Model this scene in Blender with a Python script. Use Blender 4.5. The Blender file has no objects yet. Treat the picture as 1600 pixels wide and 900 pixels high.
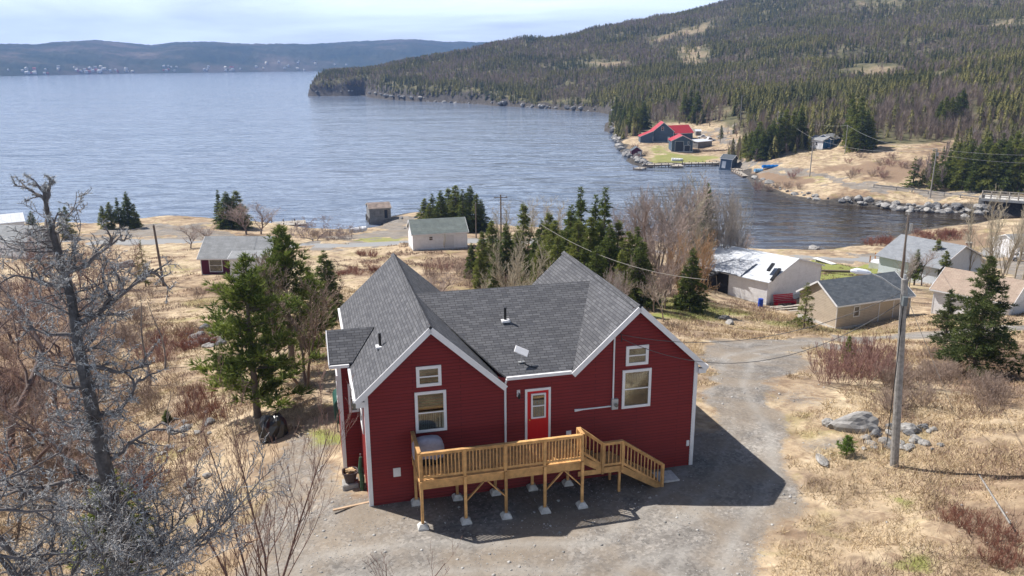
import bpy, math, numpy as np
from mathutils import Matrix, Vector
rad = math.radians
S = bpy.context.scene
# ------------------------------------------------------------------ camera
F, PITCH, ROLL, CZ = 1279.88, 0.27096, -0.00505, 16.464
HX, HY, PSI = -5.4638, 27.9712, 0.24629
_f = np.array([0, math.cos(PITCH), -math.sin(PITCH)]); _u = np.array([0, math.sin(PITCH), math.cos(PITCH)]); _x = np.array([1., 0, 0])
CX = math.cos(ROLL)*_x + math.sin(ROLL)*_u; CU = -math.sin(ROLL)*_x + math.cos(ROLL)*_u
cam = bpy.data.objects.new('camera', bpy.data.cameras.new('camera')); S.collection.objects.link(cam); S.camera = cam
cam.matrix_world = Matrix(((CX[0], CU[0], -_f[0], 0), (CX[1], CU[1], -_f[1], 0), (CX[2], CU[2], -_f[2], CZ), (0, 0, 0, 1)))
cam.data.sensor_width = 36; cam.data.lens = F/1600*36; cam.data.clip_start = .5; cam.data.clip_end = 30000
# ------------------------------------------------------------------ sky, sun, exposure
SUN_AZ, SUN_EL = 153.0, 52.5          # degrees, azimuth counted from +X towards +Y
W = bpy.data.worlds.new('World'); S.world = W; W.use_nodes = True
nt = W.node_tree; nt.nodes.clear(); N = nt.nodes.new; L = nt.links.new
sky = N('ShaderNodeTexSky'); sky.sky_type = 'NISHITA'; sky.sun_disc = False
sky.sun_elevation = rad(SUN_EL); sky.sun_rotation = rad(90-SUN_AZ); sky.altitude = 0; sky.air_density = 1.0; sky.dust_density = 1.6; sky.ozone_density = 1.2
tc = N('ShaderNodeTexCoord'); mp = N('ShaderNodeMapping'); mp.inputs['Scale'].default_value = (1.0, 1.0, 7.0); mp.inputs['Rotation'].default_value = (0, rad(4), rad(20))
no = N('ShaderNodeTexNoise'); no.inputs['Scale'].default_value = 2.1; no.inputs['Detail'].default_value = 7; no.inputs['Roughness'].default_value = .55; no.inputs['Distortion'].default_value = .6
cr = N('ShaderNodeValToRGB'); cr.color_ramp.elements[0].position = .34; cr.color_ramp.elements[0].color = (.42, .42, .42, 1); cr.color_ramp.elements[1].position = .66; cr.color_ramp.elements[1].color = (.92, .92, .92, 1)
mx = N('ShaderNodeMix'); mx.data_type = 'RGBA'; mx.inputs['B'].default_value = (26, 29.3, 33.6, 1)
sx = N('ShaderNodeSeparateXYZ'); L(tc.outputs['Generated'], sx.inputs[0]); mr = N('ShaderNodeMapRange'); mr.interpolation_type = 'SMOOTHSTEP'
mr.inputs['From Min'].default_value = .08; mr.inputs['From Max'].default_value = .36; mr.inputs['To Min'].default_value = 1.; mr.inputs['To Max'].default_value = .02; L(sx.outputs['Z'], mr.inputs['Value'])
mm = N('ShaderNodeMath'); mm.operation = 'MULTIPLY'; L(cr.outputs['Color'], mm.inputs[0]); L(mr.outputs[0], mm.inputs[1])
bg = N('ShaderNodeBackground'); bg.inputs['Strength'].default_value = .05; wo = N('ShaderNodeOutputWorld')
L(tc.outputs['Generated'], mp.inputs['Vector']); L(mp.outputs['Vector'], no.inputs['Vector']); L(no.outputs['Fac'], cr.inputs['Fac'])
L(mm.outputs[0], mx.inputs['Factor']); L(sky.outputs['Color'], mx.inputs['A']); L(mx.outputs['Result'], bg.inputs['Color']); L(bg.outputs['Background'], wo.inputs['Surface'])
sl = bpy.data.lights.new('sun', 'SUN'); sl.energy = 5.0; sl.angle = rad(.5); sl.color = (1, .95, .88)
so = bpy.data.objects.new('sun', sl); S.collection.objects.link(so); so.location = (-60, 60, 90)
sd = Vector((math.cos(rad(SUN_EL))*math.cos(rad(SUN_AZ)), math.cos(rad(SUN_EL))*math.sin(rad(SUN_AZ)), math.sin(rad(SUN_EL))))
so.rotation_euler = sd.to_track_quat('Z', 'Y').to_euler()
S.view_settings.view_transform = 'Standard'; S.view_settings.look = 'None'; S.view_settings.exposure = 0.52; S.view_settings.gamma = 1
S.cycles.max_bounces = 4; S.cycles.diffuse_bounces = 2; S.cycles.glossy_bounces = 3; S.cycles.transmission_bounces = 3; S.cycles.transparent_max_bounces = 6
S.cycles.volume_bounces = 0; S.cycles.use_denoising = True; S.cycles.caustics_reflective = False; S.cycles.caustics_refractive = False
S.cycles.volume_max_steps = 64
# ------------------------------------------------------------------ noise
def _h(ix, iy, s):
    a = (ix.astype(np.int64)*374761393 + iy.astype(np.int64)*668265263 + s*1442695041) & 0xffffffff
    a = ((a ^ (a >> 13))*1274126177) & 0xffffffff
    a = ((a ^ (a >> 16))*2246822519) & 0xffffffff
    return ((a ^ (a >> 15)) & 0xffffff)/float(0xffffff)
def vn(x, y, s=0):
    ix, iy = np.floor(x), np.floor(y); fx, fy = x-ix, y-iy
    fx = fx*fx*fx*(fx*(fx*6-15)+10); fy = fy*fy*fy*(fy*(fy*6-15)+10)
    a, b, c, d = _h(ix, iy, s), _h(ix+1, iy, s), _h(ix, iy+1, s), _h(ix+1, iy+1, s)
    return (a*(1-fx)+b*fx)*(1-fy)+(c*(1-fx)+d*fx)*fy
def fbm(x, y, sc, o=4, s=0, g=.5):
    t = 0; a = 1; w = 0; c, sn = .8, .6
    x, y = x/sc, y/sc
    for k in range(o):
        t = t+a*vn(x, y, s+k*17); w += a; a *= g; x, y = (c*x-sn*y)*2+7.3, (sn*x+c*y)*2+3.1
    return t/w*2-1
# ------------------------------------------------------------------ pixels (1600x900) to places
WZ = -20.0
def ray(u, v):
    u = np.asarray(u, float); v = np.asarray(v, float)
    return _f + np.multiply.outer((u-800)/F, CX) - np.multiply.outer((v-450)/F, CU)
def pz(u, v, z):
    d = ray(u, v); t = (z-CZ)/d[2]; return (d[0]*t, d[1]*t)
def pD(u, v, D):
    d = ray(u, v); t = D/math.hypot(d[0], d[1]); return Vector((d[0]*t, d[1]*t, CZ+d[2]*t))
def proj(P):
    d = np.asarray(P, float)-np.array([0, 0, CZ]); w = d@_f
    return 800+F*(d@CX)/w, 450-F*(d@CU)/w
# control points of the lie of the land: (u, v, height)
CP = [(0,900,-2.6),(200,900,-1.8),(400,900,-.5),(600,900,0),(800,900,.05),(1000,900,.1),(1200,900,.3),(1400,900,.9),(1600,900,1.4),
(-300,850,-4),(-300,600,-7),(1900,850,2),(1950,650,.5),
(0,760,-3.6),(200,760,-2.5),(400,760,-.7),(500,720,-.35),(580,792,0),(700,830,0),(850,830,0),(1000,800,0),(700,740,0),(850,720,0),(1000,700,0),(1080,728,0),(1160,700,0),(1228,758,.05),(1300,760,.2),(1400,728,.35),(1600,760,1.2),
(1330,665,.35),(1480,655,.3),(1600,655,.4),(1240,650,.0),(1290,600,-.5),
(530,700,-.2),(540,640,-.3),(440,640,-1.0),(300,640,-2.6),(100,640,-4.6),(0,600,-6),
(1100,600,-.2),(1200,600,-.5),(1110,555,-1.7),(1180,560,-1.8),(1250,545,-3.0),(1400,560,-3.2),(1600,570,-2.8),(1600,500,-7.5),(1500,530,-5.2),
(1305,514,-9.3),(1430,495,-9.6),(1250,505,-8),(1130,500,-6.2),(1080,480,-6.5),(1000,470,-7),
(510,560,-2.6),(430,520,-5),(300,500,-7),(200,470,-9),(330,432,-11.2),(450,440,-9.5),(560,430,-9.5),(0,470,-10),(100,430,-12),
(620,400,-12),(690,392,-12.6),(735,390,-12.6),(540,400,-12),(440,395,-13),(250,400,-13.2),(200,382,-15),(0,400,-15),(-300,400,-15),
(300,380,-15),(450,381,-14.6),(600,380,-14.2),(640,378,-14.2),(250,350,-17.4),(330,350,-17.4),(400,356,-17.5),(200,358,-17.5),
(560,362,-18),(620,352,-18.5),(640,338,-19),(740,352,-18.5),(780,365,-16),(850,400,-13),(950,410,-13),(1050,420,-12.5),
(1190,475,-11.9),(1125,465,-11),(1275,440,-13),(1300,420,-15),(1250,405,-17),(1390,403,-18),(1385,425,-16.6),(1530,430,-16),(1455,492,-9.4),(1600,470,-12.5),(1540,400,-18.3),(1600,380,-18.2),
(1180,396,-18.4),(1330,393,-19),
(1000,250,-19.2),(1065,238,-18.8),(1010,222,-17.5),(1120,240,-18.8),(1150,240,-18.3),(1140,218,-16),(1100,205,-15),
(1180,282,-18.8),(1200,262,-17.2),(1250,262,-16),(1265,275,-17.2),(1320,290,-17),(1400,297,-17),(1530,308,-16.8),(1600,314,-16.6),(1440,315,-18.5),(1260,300,-18.9),
(1285,232,-12.5),(1220,235,-13.5),(1350,240,-12.5),(1450,245,-12),(1525,222,-9.5),(1560,290,-15),(1450,200,-7),(1300,205,-8)]
CD = [(520,124,935),(600,112,960),(700,95,1000),(740,86,1040),(800,69,1080),(835,69,1110),(950,46,1140),(1050,28,1180),(1110,12,1220),(1200,-12,1250),(1350,-60,1280),(1600,-90,1300),(1900,-120,1300),
(600,140,800),(700,138,760),(800,140,735),(900,150,690),(700,115,880),(850,110,860),(950,110,780),(1000,150,560),(1000,185,450),(1100,160,470),(1150,170,425),(1000,90,850),(1150,100,720),(1100,50,1020),
(1200,150,480),(1300,150,450),(1400,160,400),(1500,165,380),(1600,150,400),(1300,100,640),(1450,100,600),(1600,100,560),(1300,50,860),(1450,50,820),(1600,40,800),(1300,0,1080),(1600,-20,1020),(1900,50,700),(1900,200,330),
(740,60,2600),(1100,60,2600),(1600,60,2600),(1110,80,1700),(740,90,1700)]
def _s(x, y):
    return np.stack([np.arctan2(x, y)*1.6, np.log(np.hypot(x, y))], -1)
_c = []
for u, v, z in CP: _c.append((*pz(u, v, z), z))
for u, v, D in CD:
    p = pD(u, v, D); _c.append((p.x, p.y, p.z if D < 1500 else -25))
for a in (-75, -50, 45, 75):
    for D, z in ((5, -.5), (14, -.3), (30, -2 if a < 0 else 1), (80, -11 if a < 0 else -5)): _c.append((math.sin(rad(a))*D, math.cos(rad(a))*D, z))
for a, z in ((-60, -19), (60, -6)): _c.append((math.sin(rad(a))*200, math.cos(rad(a))*200, z))
for a in (-30, 0, 30): _c.append((math.sin(rad(a))*6, math.cos(rad(a))*6, -.1))
for a, z in ((55, 60), (75, 60)): _c.append((math.sin(rad(a))*800, math.cos(rad(a))*800, z))
_c = np.array(_c); _P = _s(_c[:, 0], _c[:, 1]); n_ = len(_P)
def _k(r2): return np.where(r2 > 1e-12, .5*r2*np.log(r2+1e-20), 0)
_K = _k(((_P[:, None]-_P[None])**2).sum(-1)) + np.eye(n_)*2e-4
_Q = np.hstack([np.ones((n_, 1)), _P]); _A = np.zeros((n_+3, n_+3)); _A[:n_, :n_] = _K; _A[:n_, n_:] = _Q; _A[n_:, :n_] = _Q.T
_w = np.linalg.solve(_A, np.concatenate([_c[:, 2], np.zeros(3)]))
def tps(x, y):
    o = np.empty(len(x)); 
    for i in range(0, len(x), 40000):
        p = _s(x[i:i+40000], y[i:i+40000])
        r2 = (p[:, 0, None]-_P[None, :, 0])**2 + (p[:, 1, None]-_P[None, :, 1])**2
        o[i:i+40000] = _k(r2)@_w[:n_] + _w[n_] + p@_w[n_+1:]
    return o
# the shore, as pixels on the water plane, then the unseen back of the headland
SH = [(-900,362),(-500,352),(-200,352),(0,352),(80,352),(150,354),(200,350),(270,344),(330,346),(370,352),(430,360),(500,364),(560,362),(592,356),(602,344),(640,334),(665,333),(700,343),(760,350),(800,356),(860,366),(930,374),(1000,380),
(1080,386),(1170,389),(1260,389),(1325,387),(1372,374),(1430,360),(1490,354),(1530,352),(1560,350),(1640,352),(1640,336),(1560,338),(1500,332),(1450,331),(1400,328),(1330,319),(1280,318),(1230,310),(1200,300),(1180,290),(1168,276),(1145,264),(1125,258),
(1080,257),(1040,257),(1005,263),(990,258),(975,244),(964,228),(957,212),(945,202),(952,190),(962,180),(930,175),(880,172),(830,168),(770,165),(740,162),(700,160),(640,158),(600,155),(575,152),(572,149),(540,150),(482,150)]
SHW = [pz(u, v, WZ) for u, v in SH]
SHW += [(math.sin(a)*D, math.cos(a)*D) for a, D in ((-.22, 1150), (-.1, 1500), (.1, 1750), (.4, 1900), (1.45, 1950), (1.45, 300), (1.45, 3), (0, -60), (-1.45, 3), (-1.45, 260))]
SHW = np.array(SHW)
def segd(x, y, poly, closed=True):
    d = np.full(len(x), 1e9); n = len(poly)
    for i in range(n if closed else n-1):
        a, b = np.array(poly[i]), np.array(poly[(i+1) % n]); e = b-a; l = e@e+1e-12
        t = np.clip(((x-a[0])*e[0]+(y-a[1])*e[1])/l, 0, 1)
        d = np.minimum(d, (x-a[0]-t*e[0])**2+(y-a[1]-t*e[1])**2)
    return np.sqrt(d)
def inside(x, y, poly):
    r = np.zeros(len(x), bool); n = len(poly)
    for i in range(n):
        (x0, y0), (x1, y1) = poly[i], poly[(i+1) % n]
        if y0 == y1: continue
        c = ((y0 > y) != (y1 > y)) & (x < (x1-x0)*(y-y0)/(y1-y0)+x0)
        r ^= c
    return r
def sdf(x, y, poly):                       # positive inside
    d = segd(x, y, poly); return np.where(inside(x, y, poly), d, -d)
def sm(a, b, x):
    t = np.clip((x-a)/(b-a), 0, 1); return t*t*(3-2*t)
FLAT = []                                   # smooth places (yard, roads); filled below
def ground(x, y, full=False):
    x = np.atleast_1d(np.asarray(x, float)); y = np.atleast_1d(np.asarray(y, float))
    D = np.hypot(x, y)
    s = sdf(x, y, SHW); s = s + fbm(x, y, 14, 3, 5)*np.clip(D/120, 0, 3.)
    z = np.maximum(tps(x, y), WZ+.4)
    flat = np.zeros(len(x))
    for P in FLAT: flat = np.maximum(flat, P(x, y))
    k = 1-.9*flat
    z = z + k*(fbm(x, y, 4.5, 4, 11)*.28*sm(8, 20, D) + fbm(x, y, 1.3, 3, 12)*.13*sm(60, 25, D)*sm(8, 20, D) + fbm(x, y, 18, 3, 21)*.5*sm(40, 120, D) + fbm(x, y, 90, 4, 31)*9*sm(330, 600, D)*sm(5, 60, s)) + fbm(x, y, 26, 3, 41)*2.5*sm(420, 700, D)
    w = np.clip(D/50, 2, 14)
    cf = WZ + 4.0*sm(0, 14, s+fbm(x, y, 15, 2, 51)*4)*sm(430, 520, D)*(.65+.5*fbm(x, y, 35, 2, 52)); z = np.maximum(z, cf)
    zl = WZ + .05 + (z-WZ)*sm(-.5, 1, s/np.where(D > 470, 11, w))
    zw = WZ - np.minimum(4, .25*np.abs(s))
    z = np.where(s > 0, zl, zw)
    return (z, s, flat, D) if full else z
def at(u, v, n=500):
    d = ray(u, v); d = d/math.hypot(d[0], d[1]); D = np.geomspace(10, 1500, n)
    for _ in range(3):
        g = ground(d[0]*D, d[1]*D); h = CZ+d[2]*D - g
        i = int(np.argmax(h < 0)) if (h < 0).any() else len(D)-1
        D = np.linspace(D[max(i-1, 0)], D[i], 40)
    D0 = D[-1]; return Vector((d[0]*D0, d[1]*D0, float(ground(d[0]*D0, d[1]*D0)[0])))
def gz(x, y): return float(ground(x, y)[0])
def uD(u, D):                              # the spot on the ground at image column u and distance D
    p = pD(u, 300, D); return Vector((p.x, p.y, gz(p.x, p.y)))
def topz(P, v):                            # height above P at which it meets image row v
    D = math.hypot(P.x, P.y); lo, hi = -5, 80
    for _ in range(30):
        m = (lo+hi)/2
        if proj((P.x, P.y, P.z+m))[1] > v: lo = m
        else: hi = m
    return lo
def hp(x, y, z=0):                         # house frame to world
    c, s = math.cos(PSI), math.sin(PSI); return Vector((HX+c*x-s*y, HY+s*x+c*y, z))
# ------------------------------------------------------------------ materials
MATS = {}
def nodes(m):
    m.use_nodes = True; t = m.node_tree; t.nodes.clear(); return t
def NN(t, ty, **kw):
    n = t.nodes.new(ty)
    for k, v in kw.items():
        if k.startswith('i_'): n.inputs[k[2:].replace('_', ' ')].default_value = v
        else: setattr(n, k, v)
    return n
def ramp(t, stops, interp='LINEAR'):
    r = t.nodes.new('ShaderNodeValToRGB'); r.color_ramp.interpolation = interp; e = r.color_ramp.elements
    while len(e) < len(stops): e.new(.5)
    for q, (p, c) in zip(e, stops): q.position = p; q.color = (*c, 1) if len(c) == 3 else c
    return r
def g3(v): return (v, v, v)
def mat(name, col, rough=.8, var=.12, scale=6, bump=0, bscale=30, metal=0, spec=.3, attr=None, coord='Object', trans=0, rnd=0):
    """plain surface with two scales of mottling and a fine bump"""
    if name in MATS: return MATS[name]
    m = bpy.data.materials.new(name); t = nodes(m); k = t.links.new
    o = NN(t, 'ShaderNodeOutputMaterial'); p = NN(t, 'ShaderNodeBsdfPrincipled'); p.inputs['Roughness'].default_value = rough
    p.inputs['Metallic'].default_value = metal; p.inputs['Specular IOR Level'].default_value = spec
    c = NN(t, 'ShaderNodeTexCoord')
    n = NN(t, 'ShaderNodeTexNoise', i_Scale=scale, i_Detail=6.0, i_Roughness=.62)
    r = ramp(t, [(.3, g3(1-var)), (.7, g3(1+var))])
    mu = NN(t, 'ShaderNodeMix', data_type='RGBA', blend_type='MULTIPLY'); mu.inputs['Factor'].default_value = 1
    if attr: a = NN(t, 'ShaderNodeAttribute', attribute_name=attr); k(a.outputs['Color'], mu.inputs['A'])
    else: mu.inputs['A'].default_value = (*col, 1)
    k(c.outputs[coord], n.inputs['Vector']); k(n.outputs['Fac'], r.inputs['Fac']); k(r.outputs['Color'], mu.inputs['B']); k(mu.outputs['Result'], p.inputs['Base Color'])
    if rnd:
        oi = NN(t, 'ShaderNodeObjectInfo'); rr_ = ramp(t, [(0, g3(1-rnd)), (1, g3(1+rnd))]); m2 = NN(t, 'ShaderNodeMix', data_type='RGBA', blend_type='MULTIPLY'); m2.inputs['Factor'].default_value = 1
        k(oi.outputs['Random'], rr_.inputs['Fac']); k(mu.outputs['Result'], m2.inputs['A']); k(rr_.outputs['Color'], m2.inputs['B']); k(m2.outputs['Result'], p.inputs['Base Color'])
    if bump:
        b = NN(t, 'ShaderNodeBump', i_Strength=bump, i_Distance=.02); n2 = NN(t, 'ShaderNodeTexNoise', i_Scale=bscale, i_Detail=4.0)
        k(c.outputs[coord], n2.inputs['Vector']); k(n2.outputs['Fac'], b.inputs['Height']); k(b.outputs['Normal'], p.inputs['Normal'])
    if trans:
        tb = NN(t, 'ShaderNodeBsdfTranslucent'); k(mu.outputs['Result'], tb.inputs['Color']); ms = NN(t, 'ShaderNodeMixShader'); ms.inputs[0].default_value = trans
        k(p.outputs[0], ms.inputs[1]); k(tb.outputs[0], ms.inputs[2]); k(ms.outputs[0], o.inputs['Surface'])
    else: k(p.outputs[0], o.inputs['Surface'])
    MATS[name] = m; return m
def brickmat(name, c1, c2, cm, bw, bh, mortar=.006, rough=.9, off=.5, bump=.4, var=.18):
    """courses laid over the face's own metres (UV): shingles, boards, planks"""
    if name in MATS: return MATS[name]
    m = bpy.data.materials.new(name); t = nodes(m); k = t.links.new
    o = NN(t, 'ShaderNodeOutputMaterial'); p = NN(t, 'ShaderNodeBsdfPrincipled'); p.inputs['Roughness'].default_value = rough; p.inputs['Specular IOR Level'].default_value = .25
    uv = NN(t, 'ShaderNodeUVMap', uv_map='UVMap')
    b = NN(t, 'ShaderNodeTexBrick', offset=off); b.inputs['Color1'].default_value = (*c1, 1); b.inputs['Color2'].default_value = (*c2, 1); b.inputs['Mortar'].default_value = (*cm, 1)
    b.inputs['Scale'].default_value = 1; b.inputs['Brick Width'].default_value = bw; b.inputs['Row Height'].default_value = bh; b.inputs['Mortar Size'].default_value = mortar; b.inputs['Mortar Smooth'].default_value = .3
    n = NN(t, 'ShaderNodeTexNoise', i_Scale=1.1, i_Detail=8.0, i_Roughness=.7); r = ramp(t, [(.28, g3(1-var)), (.72, g3(1+var))])
    mu = NN(t, 'ShaderNodeMix', data_type='RGBA', blend_type='MULTIPLY'); mu.inputs['Factor'].default_value = 1
    n3 = NN(t, 'ShaderNodeTexNoise', i_Scale=70.0, i_Detail=3.0, i_Roughness=.8); r3 = ramp(t, [(.3, g3(.78)), (.7, g3(1.22))])
    m3 = NN(t, 'ShaderNodeMix', data_type='RGBA', blend_type='MULTIPLY'); m3.inputs['Factor'].default_value = 1
    k(uv.outputs[0], b.inputs['Vector']); k(uv.outputs[0], n.inputs['Vector']); k(uv.outputs[0], n3.inputs['Vector']); k(n.outputs['Fac'], r.inputs['Fac']); k(n3.outputs['Fac'], r3.inputs['Fac'])
    k(b.outputs['Color'], mu.inputs['A']); k(r.outputs['Color'], mu.inputs['B']); k(mu.outputs['Result'], m3.inputs['A']); k(r3.outputs['Color'], m3.inputs['B']); k(m3.outputs['Result'], p.inputs['Base Color'])
    bp = NN(t, 'ShaderNodeBump', i_Strength=bump, i_Distance=.012, invert=True); k(b.outputs['Fac'], bp.inputs['Height']); k(bp.outputs['Normal'], p.inputs['Normal'])
    k(p.outputs[0], o.inputs['Surface']); MATS[name] = m; return m
shingle = brickmat('asphalt_shingle', (.085, .087, .098), (.138, .14, .152), (.04, .041, .045), .33, .14, .012, .92, .37, .6, .09)
siding_red = brickmat('red_siding', (.21, .018, .017), (.19, .016, .0155), (.08, .007, .008), 3.6, .125, .011, .55, .5, .5, .1)  # darker course lines paint in the shadow line under each lapped board
white = mat('white_trim', (.74, .74, .76), .5, .06, 3)
white_old = mat('weathered_white', (.68, .68, .69), .7, .16, 1.5, .3, 8)
door_red = mat('red_door_paint', (.55, .012, .018), .35, .05, 3)
wood = mat('new_lumber', (.56, .32, .13), .75, .34, 3.5, .4, 40, rnd=.22)
wood_floor = brickmat('deck_boards', (.50, .33, .19), (.42, .27, .16), (.08, .05, .03), 3.0, .14, .008, .8, .3, .3, .2)
concrete = mat('concrete', (.56, .55, .53), .85, .25, 5, .3, 40, rnd=.1)
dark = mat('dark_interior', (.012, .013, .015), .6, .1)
blackm = mat('black_metal', (.02, .02, .022), .4, .1)
greym = mat('grey_metal', (.42, .43, .44), .45, .12, 5, 0, 30, .3)
curtain = mat('curtain', (.55, .54, .50), .9, .1, 6)
bark = mat('bark', (.17, .135, .11), .9, .3, 8, .6, 18)
bark_grey = mat('grey_bark', (.29, .275, .26), .9, .35, 6, .6, 14)
rockm = mat('rock', (.30, .29, .28), .9, .4, 1.6, .8, 5)
rock_dark = mat('dark_rock', (.17, .17, .175), .9, .4, 1.2, .8, 5)
leafm = mat('foliage', (1, 1, 1), .75, .12, 3, attr='Col', trans=.3)
twigm = mat('twigs', (1, 1, 1), .9, .15, 4, attr='Col')
def glass(name='window_glass', tint=(.03, .035, .04)):
    if name in MATS: return MATS[name]
    m = bpy.data.materials.new(name); t = nodes(m); k = t.links.new; o = NN(t, 'ShaderNodeOutputMaterial')
    g = NN(t, 'ShaderNodeBsdfGlossy', i_Roughness=.03); g.inputs['Color'].default_value = (.9, .93, .95, 1)
    tr = NN(t, 'ShaderNodeBsdfTransparent'); tr.inputs['Color'].default_value = (.72, .76, .76, 1)
    fr = NN(t, 'ShaderNodeFresnel', i_IOR=1.9); ms = NN(t, 'ShaderNodeMixShader')
    k(fr.outputs[0], ms.inputs[0]); k(tr.outputs[0], ms.inputs[1]); k(g.outputs[0], ms.inputs[2]); k(ms.outputs[0], o.inputs['Surface'])
    MATS[name] = m; return m
glassm = glass()
# ------------------------------------------------------------------ mesh building
COL = S.collection
def tag(o, label=None, cat=None, group=None, kind=None):
    for k_, v_ in (('label', label), ('category', cat), ('group', group), ('kind', kind)):
        if v_: o[k_] = v_
    return o
def empty(name, loc=(0, 0, 0), rz=0, label=None, cat=None, group=None):
    o = bpy.data.objects.new(name, None); COL.objects.link(o); o.location = loc; o.rotation_euler = (0, 0, rz); o.empty_display_size = .2
    return tag(o, label, cat, group)
def link(name, me, m=None, parent=None):
    o = bpy.data.objects.new(name, me); COL.objects.link(o)
    if m is not None and not me.materials: me.materials.append(m)
    if parent: o.parent = parent
    return o
def auto_uv(me):
    n = len(me.loops)
    if not n: return
    co = np.empty(len(me.vertices)*3); me.vertices.foreach_get('co', co); co = co.reshape(-1, 3)
    li = np.empty(n, np.int32); me.loops.foreach_get('vertex_index', li)
    nf = len(me.polygons); nr = np.empty(nf*3); me.polygons.foreach_get('normal', nr); nr = nr.reshape(-1, 3)
    lt = np.empty(nf, np.int32); me.polygons.foreach_get('loop_total', lt); fi = np.repeat(np.arange(nf), lt); nn = nr[fi]
    ua = np.stack([-nn[:, 1], nn[:, 0], np.zeros(n)], 1); l = np.linalg.norm(ua, axis=1); bad = l < .05; ua[bad] = (1, 0, 0); l[bad] = 1; ua /= l[:, None]
    va = np.cross(nn, ua); P = co[li]; uv = np.stack([(P*ua).sum(1), (P*va).sum(1)], 1)
    lay = me.uv_layers.new(name='UVMap'); lay.data.foreach_set('uv', uv.ravel())
class MB:
    def __init__(s): s.v, s.f = [], []
    def face(s, pts): b = len(s.v); s.v += [tuple(p) for p in pts]; s.f.append(tuple(range(b, b+len(pts)))); return s
    def box(s, x0, y0, z0, x1, y1, z1):
        b = len(s.v); s.v += [(x, y, z) for z in (z0, z1) for y in (y0, y1) for x in (x0, x1)]
        s.f += [tuple(b+i for i in q) for q in ((0, 2, 3, 1), (4, 5, 7, 6), (0, 1, 5, 4), (2, 6, 7, 3), (0, 4, 6, 2), (1, 3, 7, 5))]; return s
    def bar(s, a, c, w, h, up=(0, 0, 1)):      # a beam of w x h from a to c
        a, c = Vector(a), Vector(c); d = (c-a).normalized(); u = Vector(up)
        if abs(d.dot(u)) > .98: u = Vector((0, 1, 0))
        x = d.cross(u).normalized()*w/2; y = x.cross(d).normalized()*h/2; b = len(s.v)
        s.v += [tuple(p) for q in (a, c) for p in (q-x-y, q+x-y, q+x+y, q-x+y)]
        s.f += [tuple(b+i for i in q) for q in ((0, 1, 2, 3), (7, 6, 5, 4), (0, 4, 5, 1), (1, 5, 6, 2), (2, 6, 7, 3), (3, 7, 4, 0))]; return s
    def tube(s, pts, rr, n=8, cap=True):
        pts = [Vector(p) for p in pts]; rr = rr if hasattr(rr, '__len__') else [rr]*len(pts); b = len(s.v)
        for i, p in enumerate(pts):
            d = (pts[min(i+1, len(pts)-1)]-pts[max(i-1, 0)]).normalized(); u = Vector((0, 0, 1)) if abs(d.z) < .95 else Vector((1, 0, 0))
            x = d.cross(u).normalized(); y = d.cross(x)
            s.v += [tuple(p+(x*math.cos(2*math.pi*k/n)+y*math.sin(2*math.pi*k/n))*rr[i]) for k in range(n)]
        for i in range(len(pts)-1):
            for k in range(n): s.f.append((b+i*n+k, b+i*n+(k+1) % n, b+(i+1)*n+(k+1) % n, b+(i+1)*n+k))
        if cap: s.f += [tuple(b+k for k in range(n))[::-1], tuple(b+(len(pts)-1)*n+k for k in range(n))]
        return s
    def slab(s, top, th):                       # polygon swept straight down by th
        n = len(top); b = len(s.v); s.v += [tuple(p) for p in top]+[(p[0], p[1], p[2]-th) for p in top]
        s.f.append(tuple(b+i for i in range(n))); s.f.append(tuple(b+n+i for i in range(n))[::-1])
        for i in range(n): s.f.append((b+i, b+n+i, b+n+(i+1) % n, b+(i+1) % n))
        return s
    def build(s, name, m, parent=None, smooth=False, label=None, cat=None, group=None, kind=None, bevel=0):
        me = bpy.data.meshes.new(name); me.from_pydata(s.v, [], s.f)
        import bmesh
        bm = bmesh.new(); bm.from_mesh(me); bmesh.ops.recalc_face_normals(bm, faces=bm.faces)
        if bevel: bmesh.ops.bevel(bm, geom=[e for e in bm.edges if e.is_manifold and e.calc_face_angle(0) > .6], offset=bevel, segments=1, affect='EDGES', clamp_overlap=True)
        bm.to_mesh(me); bm.free(); me.update(); auto_uv(me)
        if smooth: me.polygons.foreach_set('use_smooth', [True]*len(me.polygons))
        return tag(link(name, me, m, parent), label, cat, group, kind)
def npmesh(name, V, T, C=None, smooth=False):
    V = np.asarray(V, np.float32); T = np.asarray(T, np.int32); q = T.shape[1]
    me = bpy.data.meshes.new(name); me.vertices.add(len(V)); me.vertices.foreach_set('co', V.ravel())
    me.loops.add(T.size); me.loops.foreach_set('vertex_index', T.ravel()); me.polygons.add(len(T)); me.polygons.foreach_set('loop_start', np.arange(0, T.size, q, dtype=np.int32))
    me.update(calc_edges=True)
    if C is not None:
        a = me.color_attributes.new('Col', 'FLOAT_COLOR', 'POINT'); C = np.asarray(C, np.float32)
        if C.shape[1] == 3: C = np.hstack([C, np.ones((len(C), 1), np.float32)])
        a.data.foreach_set('color', C.ravel())
    if smooth: me.polygons.foreach_set('use_smooth', np.ones(len(T), bool))
    return me
def copy_tree(o, parent=None, deep=True):
    c = o.copy(); COL.objects.link(c); c.parent = parent
    if deep:
        for ch in o.children: copy_tree(ch, c)
    return c
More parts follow.
